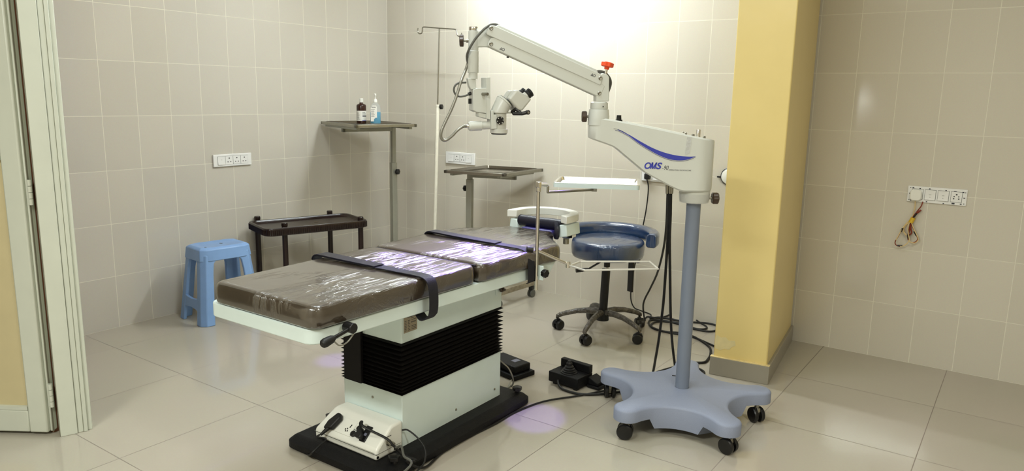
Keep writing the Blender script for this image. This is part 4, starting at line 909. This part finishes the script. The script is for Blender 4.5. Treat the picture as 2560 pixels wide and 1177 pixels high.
bm = B(); q = at(1686, 939, z=.137); add_box(bm, q+V((.0, 0, .0)), (.02, .006, .003), .3); obj('slot', bm, M['black'], ba)
casters = [at(1555, 1097, z=.0), at(1826, 1137, z=.0), at(1889, 1053, z=.0), at(1524, 992, z=.0), PC+V((-.105, .32, 0))]
fdir = [(1, .35), (.8, -.2), (.95, -.75), (.55, -.83), (.6, .8)]
for c, fd in zip(casters, fdir):
    c = V((c.x, c.y, 0)); t = c-PC; c = PC + t.normalized()*min(t.length, .345)
    fd = V((*fd, 0)).normalized(); fs = V((-fd.y, fd.x, 0))
    bm = B(); add_cyl(bm, c+V((0, 0, .05)), c+V((0, 0, .085)), .01, seg=12); P = [c+fd*x+V((0, 0, z)) for x, z in ((-.028, .026), (-.026, .05), (-.012, .064), (.015, .066), (.02, .05), (.008, .02))]; add_prism(bm, [p-fs*.007 for p in P], fs*.014); ck = obj('caster', bm, M['steel'], om, bevel=.002)
    for s in (-1, 1):
        bm = B(); add_lathe(bm, c+fs*(s*.008)+V((0, 0, .0325)), fs*s, [(.03, 0), (.0325, .002), (.0325, .013), (.029, .017), (.008, .018)], 28); obj('wheel', bm, M['black'], ck, label='black castor wheel')
bm = B(); add_cyl(bm, PC+V((0, 0, .13)), PC+V((0, 0, .96)), .0292, seg=40); obj('pole', bm, M['lilac_pole'], om)
bm = B(); add_lathe(bm, PC+V((0, 0, .132)), (0, 0, 1), [(.034, 0), (.034, .004), (.030, .006)], 40); obj('pole_ring', bm, M['gasket'], om)
bm = B(); add_lathe(bm, PC+V((0, 0, .937)), (0, 0, 1), [(.045, 0), (.056, .003), (.060, .02), (.062, .052)], 40); cl = obj('pole_collar', bm, M['scope'], om)
bm = B(); add_lathe(bm, PC+V((0, 0, .938)), (0, 0, 1), [(.058, 0), (.0615, .02), (.063, .036), (.0632, .037)], 40); obj('film_wrap', bm, M['clear_film'], cl, label='crumpled clear film round the collar')
q0 = PC+RT*.055+V((0, 0, .955)); q0.z = .955
bm = B(); add_cyl(bm, q0, q0+RT*.022, .005, seg=12); obj('clamp_screw', bm, M['steel'], cl)
bm = B(); knob(bm, q0+RT*.018, RT, .025, .026, 6); obj('clamp_knob', bm, M['brown_knob'], cl)
# swivelling housing
HP = Pl(PC, 215)
def chain(P): return sorted([HP.sz(*p) for p in P])
TOPC = chain([(1786.8, 350.9), (1771, 347), (1730.7, 339.4), (1659.4, 324), (1600, 311.5), (1552.3, 302.5), (1522, 297), (1518, 296.5), (1472, 290)])
BOTC = chain([(1776.6, 474.5), (1735, 474.5), (1700, 474.3), (1689, 472), (1667, 461.7), (1638, 446), (1608.4, 429.9), (1580, 406), (1552, 382.7), (1541, 373), (1530.7, 366), (1505, 356.5), (1477, 347), (1470.3, 343.2)])
def ip(T, s):
    if s <= T[0][0]: return T[0][1]
    for (a_, za), (b_, zb) in zip(T, T[1:]):
        if s <= b_: return za+(zb-za)*(s-a_)/(b_-a_) if b_ > a_ else zb
    return T[-1][1]
S0, S1 = -.066, .443; T0, T1 = .074, .042
def tk(s):
    k = min(1, max(0, (s-0.0)/(.34))); t = T0+(T1-T0)*k
    e0, e1 = (s-S0)/.072, (S1-s)/.046
    f = 1.
    if e0 < 1: f *= math.sqrt(max(0, 1-(1-max(0, e0))**2))
    if e1 < 1: f *= math.sqrt(max(0, 1-(1-max(0, e1))**2))
    return max(.0015, t*f)
ss_ = [S0+.072*(1-math.cos(PI/2*i/8)) for i in range(8)] + [S0+.072+(S1-.046-S0-.072)*i/30 for i in range(31)] + [S1-.046*(1-math.sin(PI/2*i/8)) for i in range(1, 9)]
bm = B(); rings = []
for s in ss_:
    t = tk(s); za, zb = ip(BOTC, s), ip(TOPC, s); r_ = min(.006, t*.5)
    rings.append([HP.w(s, z, o) for o, z in ((t-r_, zb), (t, zb-r_), (t, (za+zb)/2), (t, za+r_), (t-r_, za), (-t+r_, za), (-t, za+r_), (-t, (za+zb)/2), (-t, zb-r_), (-t+r_, zb))])
add_loft(bm, rings); ho = obj('housing', bm, M['scope'], om, ang=38)
def onh(u, v, ex=.0006):
    s, z = HP.sz(u, v, .05)
    for _ in range(4): s, z = HP.sz(u, v, tk(s)+ex)
    return s, z
def surf(s, z, ex=.0006): return HP.w(s, z, tk(s)+ex)
UPC = [onh(*p) for p in ((1534.2, 321.9), (1541, 322.6), (1551.8, 326.1), (1563.2, 332.0), (1578.5, 340), (1593.8, 349.2), (1613, 360.1), (1630, 369), (1651.9, 378.2), (1674.2, 384.9), (1696.5, 389.3), (1718.8, 391.3), (1733.6, 391.2), (1739.9, 390.1))]
LOC = [onh(*p) for p in ((1534.2, 323.2), (1544.1, 324.8), (1555.6, 330), (1570.9, 338.6), (1582.4, 347.1), (1593.8, 355.9), (1605.3, 363.4), (1616.8, 370.6), (1637.1, 382.6), (1655.7, 391.6), (1674.2, 398), (1692.8, 400.8), (1711.3, 400.2), (1726.1, 396.5), (1739.9, 390.3))]
UPC.sort(); LOC.sort()
def strip(bm, lo_, hi_, a_, b_, n=70, ex=.0007):
    prev = None
    for i in range(n+1):
        s = a_+(b_-a_)*i/n; za, zb = lo_(s), hi_(s)
        if zb < za+.0002: zb = za+.0002
        cur = (bm.verts.new(surf(s, za, ex)), bm.verts.new(surf(s, zb, ex)))
        if prev: bm.faces.new((prev[0], cur[0], cur[1], prev[1]))
        prev = cur
bm = B(); sm_ = [p for p in smooth_path([(s, 0, z) for s, z in UPC], 4)]; UPs = sorted((p.x, p.z) for p in sm_); sm_ = [p for p in smooth_path([(s, 0, z) for s, z in LOC], 4)]; LOs = sorted((p.x, p.z) for p in sm_)
sa, sb = max(UPC[0][0], LOC[0][0]), min(UPC[-1][0], LOC[-1][0])
strip(bm, lambda s: ip(LOs, s), lambda s: ip(UPs, s), sa, sb-.016, 90); obj('blue_swoosh', bm, M['blue_print'], ho, label='blue crescent stripe')
bm = B(); strip(bm, lambda s: ip(LOs, s)-.0042, lambda s: ip(LOs, s)-.0018, sa+.001, sb-.006, 90); obj('swoosh_outline', bm, M['grey_line'], ho)
bm = B(); strip(bm, lambda s: ip(UPs, s)-.0006, lambda s: ip(UPs, s)+.0008, sb-.05, sb, 40, .0009); obj('swoosh_tip', bm, M['dark_print'], ho)
def house_text(body, u, v, u2, size, shear, off, m, name, dz=0., spacing=1.):
    s, z = onh(u, v); s2, z2 = onh(u2, v); tm = text_mesh(body, size, shear, off, spacing=spacing)
    w_ = max(p[0] for p in tm[0]); k = abs(s-s2)/w_
    bm = B(); add_text(bm, tm, lambda x, y: surf(s-x*k, z+y, .0009)); return obj(name, bm, m, ho)
bm = B()
for i, (ch, ua, ub) in enumerate((('O', 1610.6, 1627.6), ('M', 1624.6, 1642.6), ('S', 1639.6, 1655))):
    if ch == 'M':
        sA, zA_ = onh(ua, 421.6); sB, _z = onh(ub, 421.6); W_ = abs(sA-sB); h_ = .0355*.72; sh = h_*.26; fm = lambda x, y: surf(sA-(x+sh*y/h_), zA_+y, .0011)
        wm = W_-sh; st = wm*.24
        for q_ in (((0, 0), (st, 0), (st, h_), (0, h_)), ((wm-st, 0), (wm, 0), (wm, h_), (wm-st, h_)), ((0, h_), (st*1.1, h_), (wm*.5+st*.45, 0), (wm*.5-st*.45, 0)), ((wm-st*1.1, h_), (wm, h_), (wm*.5+st*.45, 0), (wm*.5-st*.45, 0))):
            bm.faces.new([bm.verts.new(fm(*p)) for p in q_])
        continue
    sA, zA_ = onh(ua, 421.3+i*.3); sB, _z = onh(ub, 421.3); tm = text_mesh(ch, .0355, .26, .0011); x0_ = min(p[0] for p in tm[0]); k = abs(sA-sB)/(max(p[0] for p in tm[0])-x0_)
    add_text(bm, tm, lambda x, y: surf(sA-(x-x0_)*k, zA_+y, .0009+.0002*i))
obj('lettering', bm, M['blue_print'], ho)
house_text('-90', 1654.3, 424.2, 1671.3, .0245, .28, -.0001, M['dark_print'], 'lettering')
house_text('OPERATION MICROSCOPE', 1671.5, 426.2, 1727.5, .0072, 0, 0, M['dark_print'], 'lettering')
# clear tape, knobs and switches on the housing
bm = B(); P = [onh(*p, .0012) for p in ((1718, 341.5), (1729.5, 343), (1723, 383), (1712, 388))]; P2 = [surf(s, z, .0015) for s, z in P]; add_prism(bm, P2, HP.n*.001); obj('clear_tape', bm, M['clear_film'], ho, label='strip of clear tape')
s, z = HP.sz(1546, 300); zt = ip(TOPC, s)
bm = B(); add_box(bm, HP.w(s, zt+.001, .012), (.026, .022, .006), math.radians(35)); bm2 = bm; add_lathe(bm, HP.w(s, zt, .012), (0, 0, 1), [(.011, 0), (.009, .02), (.0095, .022)], 16); obj('dimmer_knob', bm, M['black'], ho)
s, z = HP.sz(1747, 335); zt = ip(TOPC, s)
bm = B(); add_lathe(bm, HP.w(s, zt-.004, -.01), (0, 0, 1), [(.009, 0), (.009, .03), (.007, .034)], 18); obj('fuse_post', bm, M['chrome'], ho)
for u_, off in ((1704, .02), (1713, .01), (1731, .0), (1737, -.02), (1760, 0.), (1765, -.02)):
    s, z = HP.sz(u_, 340); zt = ip(TOPC, s); bm = B(); add_lathe(bm, HP.w(s, zt-.003, off), (0, 0, 1), [(.004, 0), (.004, .009), (.0025, .011)], 10); obj('top_screw', bm, M['steel'], ho)
bm = B()
for s in (.03, .1, .17, .24): pass
P = [(.02, .001), (.02, .004), (.24, .004), (.24, .001)]
rings = [[HP.w(s, ip(TOPC, s)+h, o) for o, h in ((-.03, -.001), (.03, -.001), (.03, .003), (-.03, .003))] for s in [.06+.23*i/12 for i in range(13)]]; add_loft(bm, rings); obj('top_cover', bm, M['white_plastic'], ho)
# joint column
sc, _ = HP.sz(1497, 285); JC = HP.w(sc, 0, 0)
zA, zB, zC = HP.sz(1497, 300)[1], HP.sz(1497, 272.5)[1], HP.sz(1498, 254.5)[1]
bm = B(); add_lathe(bm, JC+V((0, 0, zA-.02)), (0, 0, 1), [(.042, 0), (.0425, .02), (.0425, .035), (.0385, zB-zA+.02-.001), (.03, zB-zA+.02)], 36); obj('joint_neck', bm, M['scope'], ho)
bm = B(); add_lathe(bm, JC+V((0, 0, zB)), (0, 0, 1), [(.0345, 0), (.0355, .003), (.0345, zC-zB-.004), (.029, zC-zB)], 36); obj('joint_ring', bm, M['scope'], om)
bm = B(); q = JC+HP.n*.034+RT*.012+V((0, 0, zB+.01)); add_cyl(bm, q, q+HP.n*.002, .0025, seg=10); obj('grub_screw', bm, M['black'], ho)
zk = HP.sz(1463, 291)[1]
q0 = JC-RT*.04+V((0, 0, zk)); q0.z = zk; bm = B(); add_cyl(bm, q0, q0-RT*.014, .004, seg=12); add_cyl(bm, q0, q0-RT*.006, .006, seg=12); obj('lock_screw', bm, M['steel'], ho)
bm = B(); knob(bm, q0-RT*.008, -RT, .024, .02, 6); obj('lock_knob', bm, M['brown_knob'], ho)
# parallelogram arm
AP = Pl((JC.x, JC.y), 222)
def app(u, v, off=0.): return AP.p(u, v, off)
def arm_part(name, pts, o0, o1, m=None, bevel=.003, par=None, label=None):
    bm = B(); add_prism(bm, [AP.w(*AP.sz(u, v), o0) for u, v in pts], AP.n*(o1-o0)); return obj(name, bm, m or M['scope'], par or om, bevel=bevel, label=label)
elb = arm_part('elbow_bracket', [(1503.5, 183), (1514, 186), (1519.5, 194), (1518.8, 253.5), (1486.5, 253.5), (1487, 232), (1484, 205), (1490, 192)], -.026, .026)
arm_part('arm_core', [(1236, 68), (1245, 61.6), (1491.6, 175), (1494.5, 187), (1480, 226), (1232, 110)], -.020, .012)
ub = arm_part('upper_bar', [(1223, 65.4), (1219, 74), (1213.2, 82), (1215.5, 88), (1222, 91), (1495, 213), (1498, 211.5), (1502.6, 192.8), (1498.5, 186), (1237, 66.5), (1230, 64.5)], .012, .030, label='upper link bar of the arm')
lb_ = arm_part('lower_bar', [(1226.3, 95.2), (1221, 104), (1217.9, 112.9), (1219.5, 117), (1478, 235.5), (1493, 241.5), (1497.5, 239.5), (1508.5, 216), (1506, 213), (1496.5, 209), (1240, 95)], .012, .027, label='lower link bar of the arm')
arm_part('rear_bar', [(1226.3, 85.2), (1217.9, 112.9), (1219.5, 117), (1478, 235.5), (1493, 241.5), (1508.5, 216), (1502.6, 192.8), (1498.5, 186), (1237, 66.5), (1225, 66.5)], -.030, -.022)
for (u, v), par, o in (((1226.2, 72.5), ub, .030), ((1496.4, 196), ub, .030), ((1226.2, 111.3), lb_, .027), ((1494.5, 233.3), lb_, .027)):
    q = AP.w(*AP.sz(u, v), o); bm = B(); add_lathe(bm, q, AP.n, [(.0075, 0), (.0075, .002), (.0055, .004), (.003, .0025)], 18); obj('pivot_bolt', bm, M['steel'], par)
# little delta mark printed twice on the bars
def mark(u, v, par, o):
    s0, z0 = AP.sz(u, v); bm = B(); t_ = math.radians(-23)
    def f(x, y): return AP.w(s0-(x*math.cos(t_)-y*math.sin(t_)), z0+x*math.sin(t_)+y*math.cos(t_), o+.0004)
    def tri(cx, w_, h_, t2):
        A, Bq, Cq = (cx-w_, -h_*.45), (cx+w_, -h_*.45), (cx, h_*.55); m_ = ((A[0]+Bq[0]+Cq[0])/3, (A[1]+Bq[1]+Cq[1])/3); I_ = [(m_[0]+(p[0]-m_[0])*t2, m_[1]+(p[1]-m_[1])*t2) for p in (A, Bq, Cq)]
        for i in range(3):
            j = (i+1) % 3; P = (A, Bq, Cq); bm.faces.new([bm.verts.new(f(*p)) for p in (P[i], P[j], I_[j], I_[i])])
    tri(-.005, .0052, .011, .45)
    bm.faces.new([bm.verts.new(f(*p)) for p in ((-.002, -.0045), (0, -.0045), (.0012, .004), (-.0004, .004))])
    for i in range(12):
        a_, b_ = math.radians(-125+250*i/12), math.radians(-125+250*(i+1)/12)
        vs = [bm.verts.new(f(.004+r_*math.cos(q_), r_*math.sin(q_))) for r_, q_ in ((.0056, a_), (.0056, b_), (.0036, b_), (.0036, a_))]; bm.faces.new(vs)
    obj('printed_mark', bm, M['dark_print'], par)
mark(1254, 124, lb_, .027); mark(1479, 188.5, ub, .030)
q = AP.w(*AP.sz(1268, 141.5), .02); bm = B(); add_cyl(bm, q, q-V((0, 0, .006)), .005, seg=10); obj('stop_screw', bm, M['black'], lb_)
# orange knob on the elbow
p0, p1 = AP.w(*AP.sz(1514, 187), -.005), AP.w(*AP.sz(1518.5, 166), -.005); ax_ = (p1-p0).normalized()
bm = B(); add_cyl(bm, p0, p1, .0035, seg=12); add_cyl(bm, p0+ax_*.006, p0+ax_*.024, .006, seg=14); obj('tension_screw', bm, M['chrome'], elb)
bm = B(); add_cyl(bm, p1-ax_*.012, p1+ax_*.006, .009, .012, seg=18); knob(bm, p1-ax_*.002, ax_, .025, .019, 6); obj('orange_knob', bm, M['orange'], elb, label='orange lobed knob')
bm = B()
for pts, r_ in (([(1488, 181), (1500, 180), (1512, 186), (1520, 196), (1524, 210), (1522, 226), (1519, 236)], .005), ([(1490, 178), (1506, 178), (1520, 185), (1527, 198), (1529, 212), (1526, 228), (1519, 240)], .005), ([(1516, 184), (1526, 192), (1531, 206), (1528, 222), (1519, 242)], .0035)):
    add_tube(bm, [AP.w(*AP.sz(*p), -.012-.004*i) for i, p in enumerate(pts)], r_, 8)
obj('elbow_cable', bm, M['grey_cable'], elb)
# far-end column carrying the microscope head
EC = AP.w(AP.sz(1183.5, 100)[0], 0, 0); zz_ = lambda v: AP.sz(1183.5, v)[1]
bm = B(); add_cyl(bm, EC+V((0, 0, zz_(127))), EC+V((0, 0, zz_(77.5))), .0195, seg=32); ec = obj('end_column', bm, M['scope'], om, bevel=.001)
bm = B(); add_lathe(bm, EC+V((0, 0, zz_(77))), (0, 0, 1), [(.0165, 0), (.0175, .002), (.0175, .013), (.0165, .015)], 32); obj('steel_cap', bm, M['chrome'], ec)
arm_part('end_bracket', [(1188, 80), (1204, 76), (1214, 69), (1222, 66), (1234, 80), (1234, 112), (1222, 117.5), (1188, 117.5)], -.021, .0118, par=ec, bevel=.002)
bm = B(); add_lathe(bm, EC+V((0, 0, zz_(182))), (0, 0, 1), [(.0205, 0), (.0212, .002), (.0212, zz_(128)-zz_(182)), (.02, zz_(127)-zz_(182))], 32); obj('swivel_sleeve', bm, M['scope'], ec)
bm = B(); add_cyl(bm, EC+V((0, 0, zz_(197.5))), EC+V((0, 0, zz_(183))), .0172, seg=32); obj('swivel_ring', bm, M['scope'], ec)
zk = zz_(102); q0 = EC-RT*.018; q0.z = zk
bm = B(); add_cyl(bm, q0, q0-RT*.010, .0075, seg=16); add_cyl(bm, q0, q0-RT*.024, .004, seg=12); obj('lock_screw', bm, M['steel'], ec)
bm = B(); knob(bm, q0-RT*.019, -RT, .0245, .0165, 6); obj('lock_knob', bm, M['brown_knob'], ec)
# microscope head
MP = Pl((EC.x, EC.y), 235)
def mp(u, v, off=0.): return MP.w(*MP.sz(u, v), off)
def head_part(name, pts, o0, o1, m=None, bevel=.002, par=None, label=None):
    bm = B(); add_prism(bm, [mp(u, v, o0) for u, v in pts], MP.n*(o1-o0)); return obj(name, bm, m or M['scope'], par or om, bevel=bevel, label=label)
nk = head_part('neck_bracket', [(1167.5, 195), (1187, 196), (1188.5, 221), (1176, 224), (1171, 215)], -.014, .012)
fb = head_part('focus_box', [(1180, 223), (1190, 220.5), (1219, 219.5), (1221, 284), (1190, 280), (1180, 275.5)], -.045, .018, bevel=.002)
rl = head_part('focus_rail', [(1212, 194), (1221.5, 193.5), (1222, 298), (1212, 296)], -.05, .022, bevel=.001)
head_part('rail_foot', [(1194, 281), (1214, 284), (1214, 296), (1194, 291)], -.03, .014, par=fb)
q = MP.w(*MP.sz(1203, 235), .018); kd_ = (MP.n+RT*.55).normalized()
bm = B(); add_cyl(bm, q, q+kd_*.03, .0062, seg=18); add_cyl(bm, q+kd_*.029, q+kd_*.031, .005, seg=18); obj('focus_handle', bm, M['steel'], fb)
bm = B(); q = mp(1176.5, 253, -.01); add_box(bm, q, (.012, .006, .02), math.radians(55)); obj('toggle_switch', bm, M['black'], fb)
hbk = head_part('head_bracket', [(1223.3, 275), (1229, 275.5), (1229.5, 286), (1237.5, 286.5), (1237.5, 321.5), (1223, 322)], -.03, .026)
OC = MP.w(MP.sz(1248, 300)[0], 0, 0); zo = lambda v: MP.sz(1248, v)[1]
bm = B(); add_cyl(bm, OC+V((0, 0, zo(325))), OC+V((0, 0, zo(281))), .0285, seg=40); ot_ = obj('optical_tube', bm, M['scope_head'], om)
bm = B(); add_lathe(bm, OC+V((0, 0, zo(333))), (0, 0, 1), [(.033, 0), (.0348, .001), (.0348, zo(322.5)-zo(333)), (.033, zo(322)-zo(333))], 40); obj('objective_flange', bm, M['scope_head'], ot_)
bm = B(); add_lathe(bm, OC+V((0, 0, zo(335.7))), (0, 0, 1), [(.0295, 0), (.0315, .002), (.0315, .006)], 36); obj('objective_lens', bm, M['black'], ot_)
dirk = (CAM-OC); dirk.z = 0; dirk.normalize(); dk = (dirk+RT*.12).normalized(); q = OC+dk*.027; q.z = zo(300.5)
bm = B(); add_lathe(bm, q, dk, [(.0155, 0), (.0155, .008), (.014, .011), (.0001, .0115)], 30); zk_ = obj('magnification_knob', bm, M['black'], ot_)
bm = B(); kx = V((-dk.y, dk.x, 0))
for k in range(6):
    t = 2*PI*k/6+.2; c = q+dk*.0105+(kx*math.cos(t)+V((0, 0, 1))*math.sin(t))*.0115; add_cyl(bm, c, c+dk*.0012, .0019, seg=8)
obj('knob_marks', bm, M['label'], zk_)
# inclined binocular head
ia = mp(1243, 275); ib = mp(1266, 249); bd = (ib-ia).normalized()
bm = B()
# elbow: horizontal section blending into the inclined one
r_ = .036; n_ = 40
bx_ = MP.n; by_ = bd.cross(bx_).normalized()
low = [OC+V((0, 0, zo(281.5)))+(V((MP.u.x, MP.u.y, 0))*math.cos(2*PI*i/n_)+MP.n*math.sin(2*PI*i/n_))*r_ for i in range(n_)]
top_c = mp(1259, 257)
if by_.dot(MP.u) < 0: by_ = -by_
hi = [top_c+(by_*math.cos(2*PI*i/n_)+bx_*math.sin(2*PI*i/n_))*(.0355) for i in range(n_)]
hi2 = [p+bd*.009 for p in hi]
hi1b = [top_c+bd*.0005+(by_*math.cos(2*PI*i/n_)+bx_*math.sin(2*PI*i/n_))*.0335 for i in range(n_)]
add_loft(bm, [low, [p+V((0, 0, .006)) for p in low], hi, hi1b, [p+bd*.002 for p in hi], hi2]); bn = obj('binocular_elbow', bm, M['scope_head'], om, ang=50)
bm = B(); add_cyl(bm, top_c+bd*.009, top_c+bd*.012, .031, seg=36); obj('elbow_seam', bm, M['gasket'], bn)
pr = [(1263, 247.5), (1280, 224), (1288, 226.5), (1320, 247.5), (1296, 277), (1287, 275)]
def prism_block(name, o0, o1, du_):
    pts = [(u+du_[0], v+du_[1]) for u, v in pr]; bm = B(); add_prism(bm, [mp(u, v, o0) for u, v in pts], MP.n*(o1-o0)); return obj(name, bm, M['scope_head'], bn, bevel=.009, bseg=4)
prism_block('near_prism_housing', .004, .046, (0, 0)); prism_block('far_prism_housing', -.040, .002, (-4, 1))
ed_ = (mp(1322, 229)-mp(1300, 246)).normalized()
for nm, o in (('near_eyepiece', .025), ('far_eyepiece', -.019)):
    e0_ = mp(1303, 244, o) if o > 0 else mp(1299, 243, o)
    bm = B(); add_cyl(bm, e0_, e0_+ed_*.022, .0165, .015, seg=28); ey = obj(nm, bm, M['scope_head'], bn)
    bm = B(); add_lathe(bm, e0_+ed_*.016, ed_, [(.017, 0), (.0185, .002), (.0185, .010), (.0165, .012), (.0165, .014), (.0185, .016), (.0185, .022), (.014, .024), (.012, .018)], 32); obj('eye_cup', bm, M['black_rubber'], ey)
bm = B(); add_bars(bm, [mp(1276, 279, .02), mp(1282, 272, .035), mp(1292, 281, .042)], .0065); add_bars(bm, [mp(1278, 283, .03), mp(1295, 283, .045), mp(1308, 280, .048)], .0075); q = mp(1308, 280, .048); add_lathe(bm, q-MP.n*.004, MP.n, [(.009, 0), (.009, .012), (.006, .014)], 18); lv = obj('pupil_adjuster', bm, M['black'], bn)
bm = B(); add_cyl(bm, q+MP.n*.0095, q+MP.n*.011, .0042, seg=14); obj('adjuster_screw', bm, M['steel'], lv)
bm = B(); add_box(bm, mp(1268, 281.5, .0), (.03, .03, .006), math.radians(55)); obj('stop_plate', bm, M['scope_head'], bn)
# light-guide connector and cables
q0, q1 = mp(1224, 313), mp(1171, 315.5); dd = (q1-q0).normalized()
bm = B(); add_lathe(bm, q0, dd, [(.0155, 0), (.0155, (q1-q0).length*.38), (.019, (q1-q0).length*.40), (.019, (q1-q0).length*.93), (.0165, (q1-q0).length*.97), (.015, (q1-q0).length)], 32); lg_ = obj('light_guide_connector', bm, M['scope'], om)
bm = B(); add_lathe(bm, q1-dd*.004, dd, [(.0068, 0), (.0068, .014), (.0055, .016)], 16); obj('cable_ferrule', bm, M['chrome'], lg_)
def ac(u, v, o=0.): return AP.w(*AP.sz(u, v), o)
bm = B(); add_tube(bm, [mp(1169, 315.8), mp(1157, 316, .005), mp(1142, 325, .01), mp(1128, 339, .012), mp(1112, 350, .012), mp(1102, 346, .012), mp(1101, 330, .012), mp(1110, 308, .01), mp(1128, 272, .005), mp(1142, 238, 0), mp(1154, 204, -.01), ac(1164, 178, -.03), ac(1169.5, 162, -.035), ac(1175, 145, -.03)], .0058, 12); obj('light_guide', bm, M['conduit'], om, label='grey metal-sheathed light guide hanging in a loop')
bm = B(); add_tube(bm, [ac(1252, 66, -.005), ac(1240, 61.5, .0), ac(1227, 62.5, .012), ac(1214, 70, .03), ac(1203, 80, .034), ac(1188, 97, .036), ac(1177, 114, .034), ac(1170, 128, .028), ac(1167, 140, .012), ac(1169, 152, -.01), ac(1174, 162, -.03)], .0048, 10); obj('arm_cable', bm, M['grey_cable'], om)
bm = B(); add_tube(bm, [mp(1177, 234, -.012), mp(1166, 239, -.01), mp(1151, 241.5, -.008), mp(1140, 236, -.006), mp(1135.5, 224, -.005), mp(1140, 212, -.006), mp(1151, 207, -.01), mp(1168, 206, -.015)], .0038, 10); lp_ = obj('lamp_lead', bm, M['grey_cable'], om)
bm = B(); add_cyl(bm, mp(1180, 233, -.012), mp(1173, 235.5, -.012), .0065, seg=14); obj('lead_bush', bm, M['black'], lp_)
# cables from the underside of the housing
cA = HP.p(1673, 470, 0)
def hp(u, v, o=0.): return HP.p(u, v, o)
bm = B()
for u in (1668, 1675, 1680): add_cyl(bm, hp(u, 462, .0), hp(u-.5, 484, .0), .007, .0055, seg=12)
obj('cable_plug', bm, M['steel'], ho)
fa, fb_, fm = at(1632, 932, z=.01), at(1692, 938, z=.01), at(1645, 806, z=.008)
def lerp(a_, b_, t): return a_*(1-t)+b_*t
def drop(a_, b_, pix):
    """hanging cable between a_ (top) and b_ (floor); pixels give its sideways line, depth runs evenly from a_ to b_"""
    da, db = (a_-CAM).dot(FW), (b_-CAM).dot(FW); out = [a_]; n = len(pix)+1
    for i, (u, v) in enumerate(pix): out.append(CAM + ray(u, v)*(da+(db-da)*(i+1)/n))
    return out+[b_]
def fl_(u, v, z=.0065): return at(u, v, z=z)
for nm, top, bot, pix, tail, r_, lab in (
    ('left', hp(1672, 482), fa, [(1671, 540), (1669, 600), (1664, 680), (1658, 760), (1648, 840), (1639, 895)], [fl_(1626, 938), fl_(1640, 931), fl_(1668, 922), fl_(1700, 914), fl_(1730, 907), fl_(1758, 906), fl_(1768, 900), fl_(1776, 885), fl_(1774, 868), fl_(1750, 850), fl_(1725, 838), fl_(1690, 834), fl_(1650, 826), fl_(1630, 818), fl_(1622, 806), fl_(1628, 800), fl_(1650, 800), fl_(1690, 806), fl_(1725, 812)], .0062, 'thick black cable hanging from the housing underside, nearer one to the blue stool'),
    ('right', hp(1677, 484), fb_, [(1676, 540), (1674, 600), (1675, 680), (1676, 760), (1678, 820), (1683, 880)], [fl_(1700, 942), fl_(1720, 934), fl_(1740, 921), fl_(1752, 924), fl_(1760, 930), fl_(1758, 936), fl_(1744, 940), fl_(1725, 945)], .0062, 'thick black cable hanging from the housing underside, nearer one to the lilac pole'),
    ('far', hp(1669, 482), fl_(1612, 800), [(1666, 560), (1659, 620), (1644, 680), (1626, 720), (1611, 750), (1608, 770)], [fl_(1617, 792), fl_(1640, 794), fl_(1675, 796), fl_(1710, 806), fl_(1735, 820), fl_(1762, 822), fl_(1766, 816), fl_(1745, 803), fl_(1730, 790), fl_(1715, 781), fl_(1692, 776), fl_(1675, 786), fl_(1655, 794)], .0052, 'black cable sweeping from the housing to the floor right behind the blue stool')):
    r = root('hanging_cable', bot, lab, 'cable'); bm = B(); add_tube(bm, drop(top, bot, pix)+tail, r_, 8, 5); obj('cord', bm, M['black_rubber'], r)
cc_ = root('coiled_cable', fl_(1710, 815), 'coil of black cable lying on the floor between the blue stool and the pillar', 'cable')
bm = B(); add_tube(bm, [fl_(1625, 796), fl_(1650, 793), fl_(1690, 800), fl_(1730, 805), fl_(1770, 808), fl_(1795, 815), fl_(1798, 822), fl_(1780, 828), fl_(1755, 826), fl_(1720, 818), fl_(1690, 808), fl_(1660, 803), fl_(1638, 805), fl_(1628, 812), fl_(1635, 820), fl_(1665, 829), fl_(1700, 832), fl_(1735, 843), fl_(1775, 860), fl_(1800, 872)], .0058, 8, 6); obj('cord', bm, M['black_rubber'], cc_)
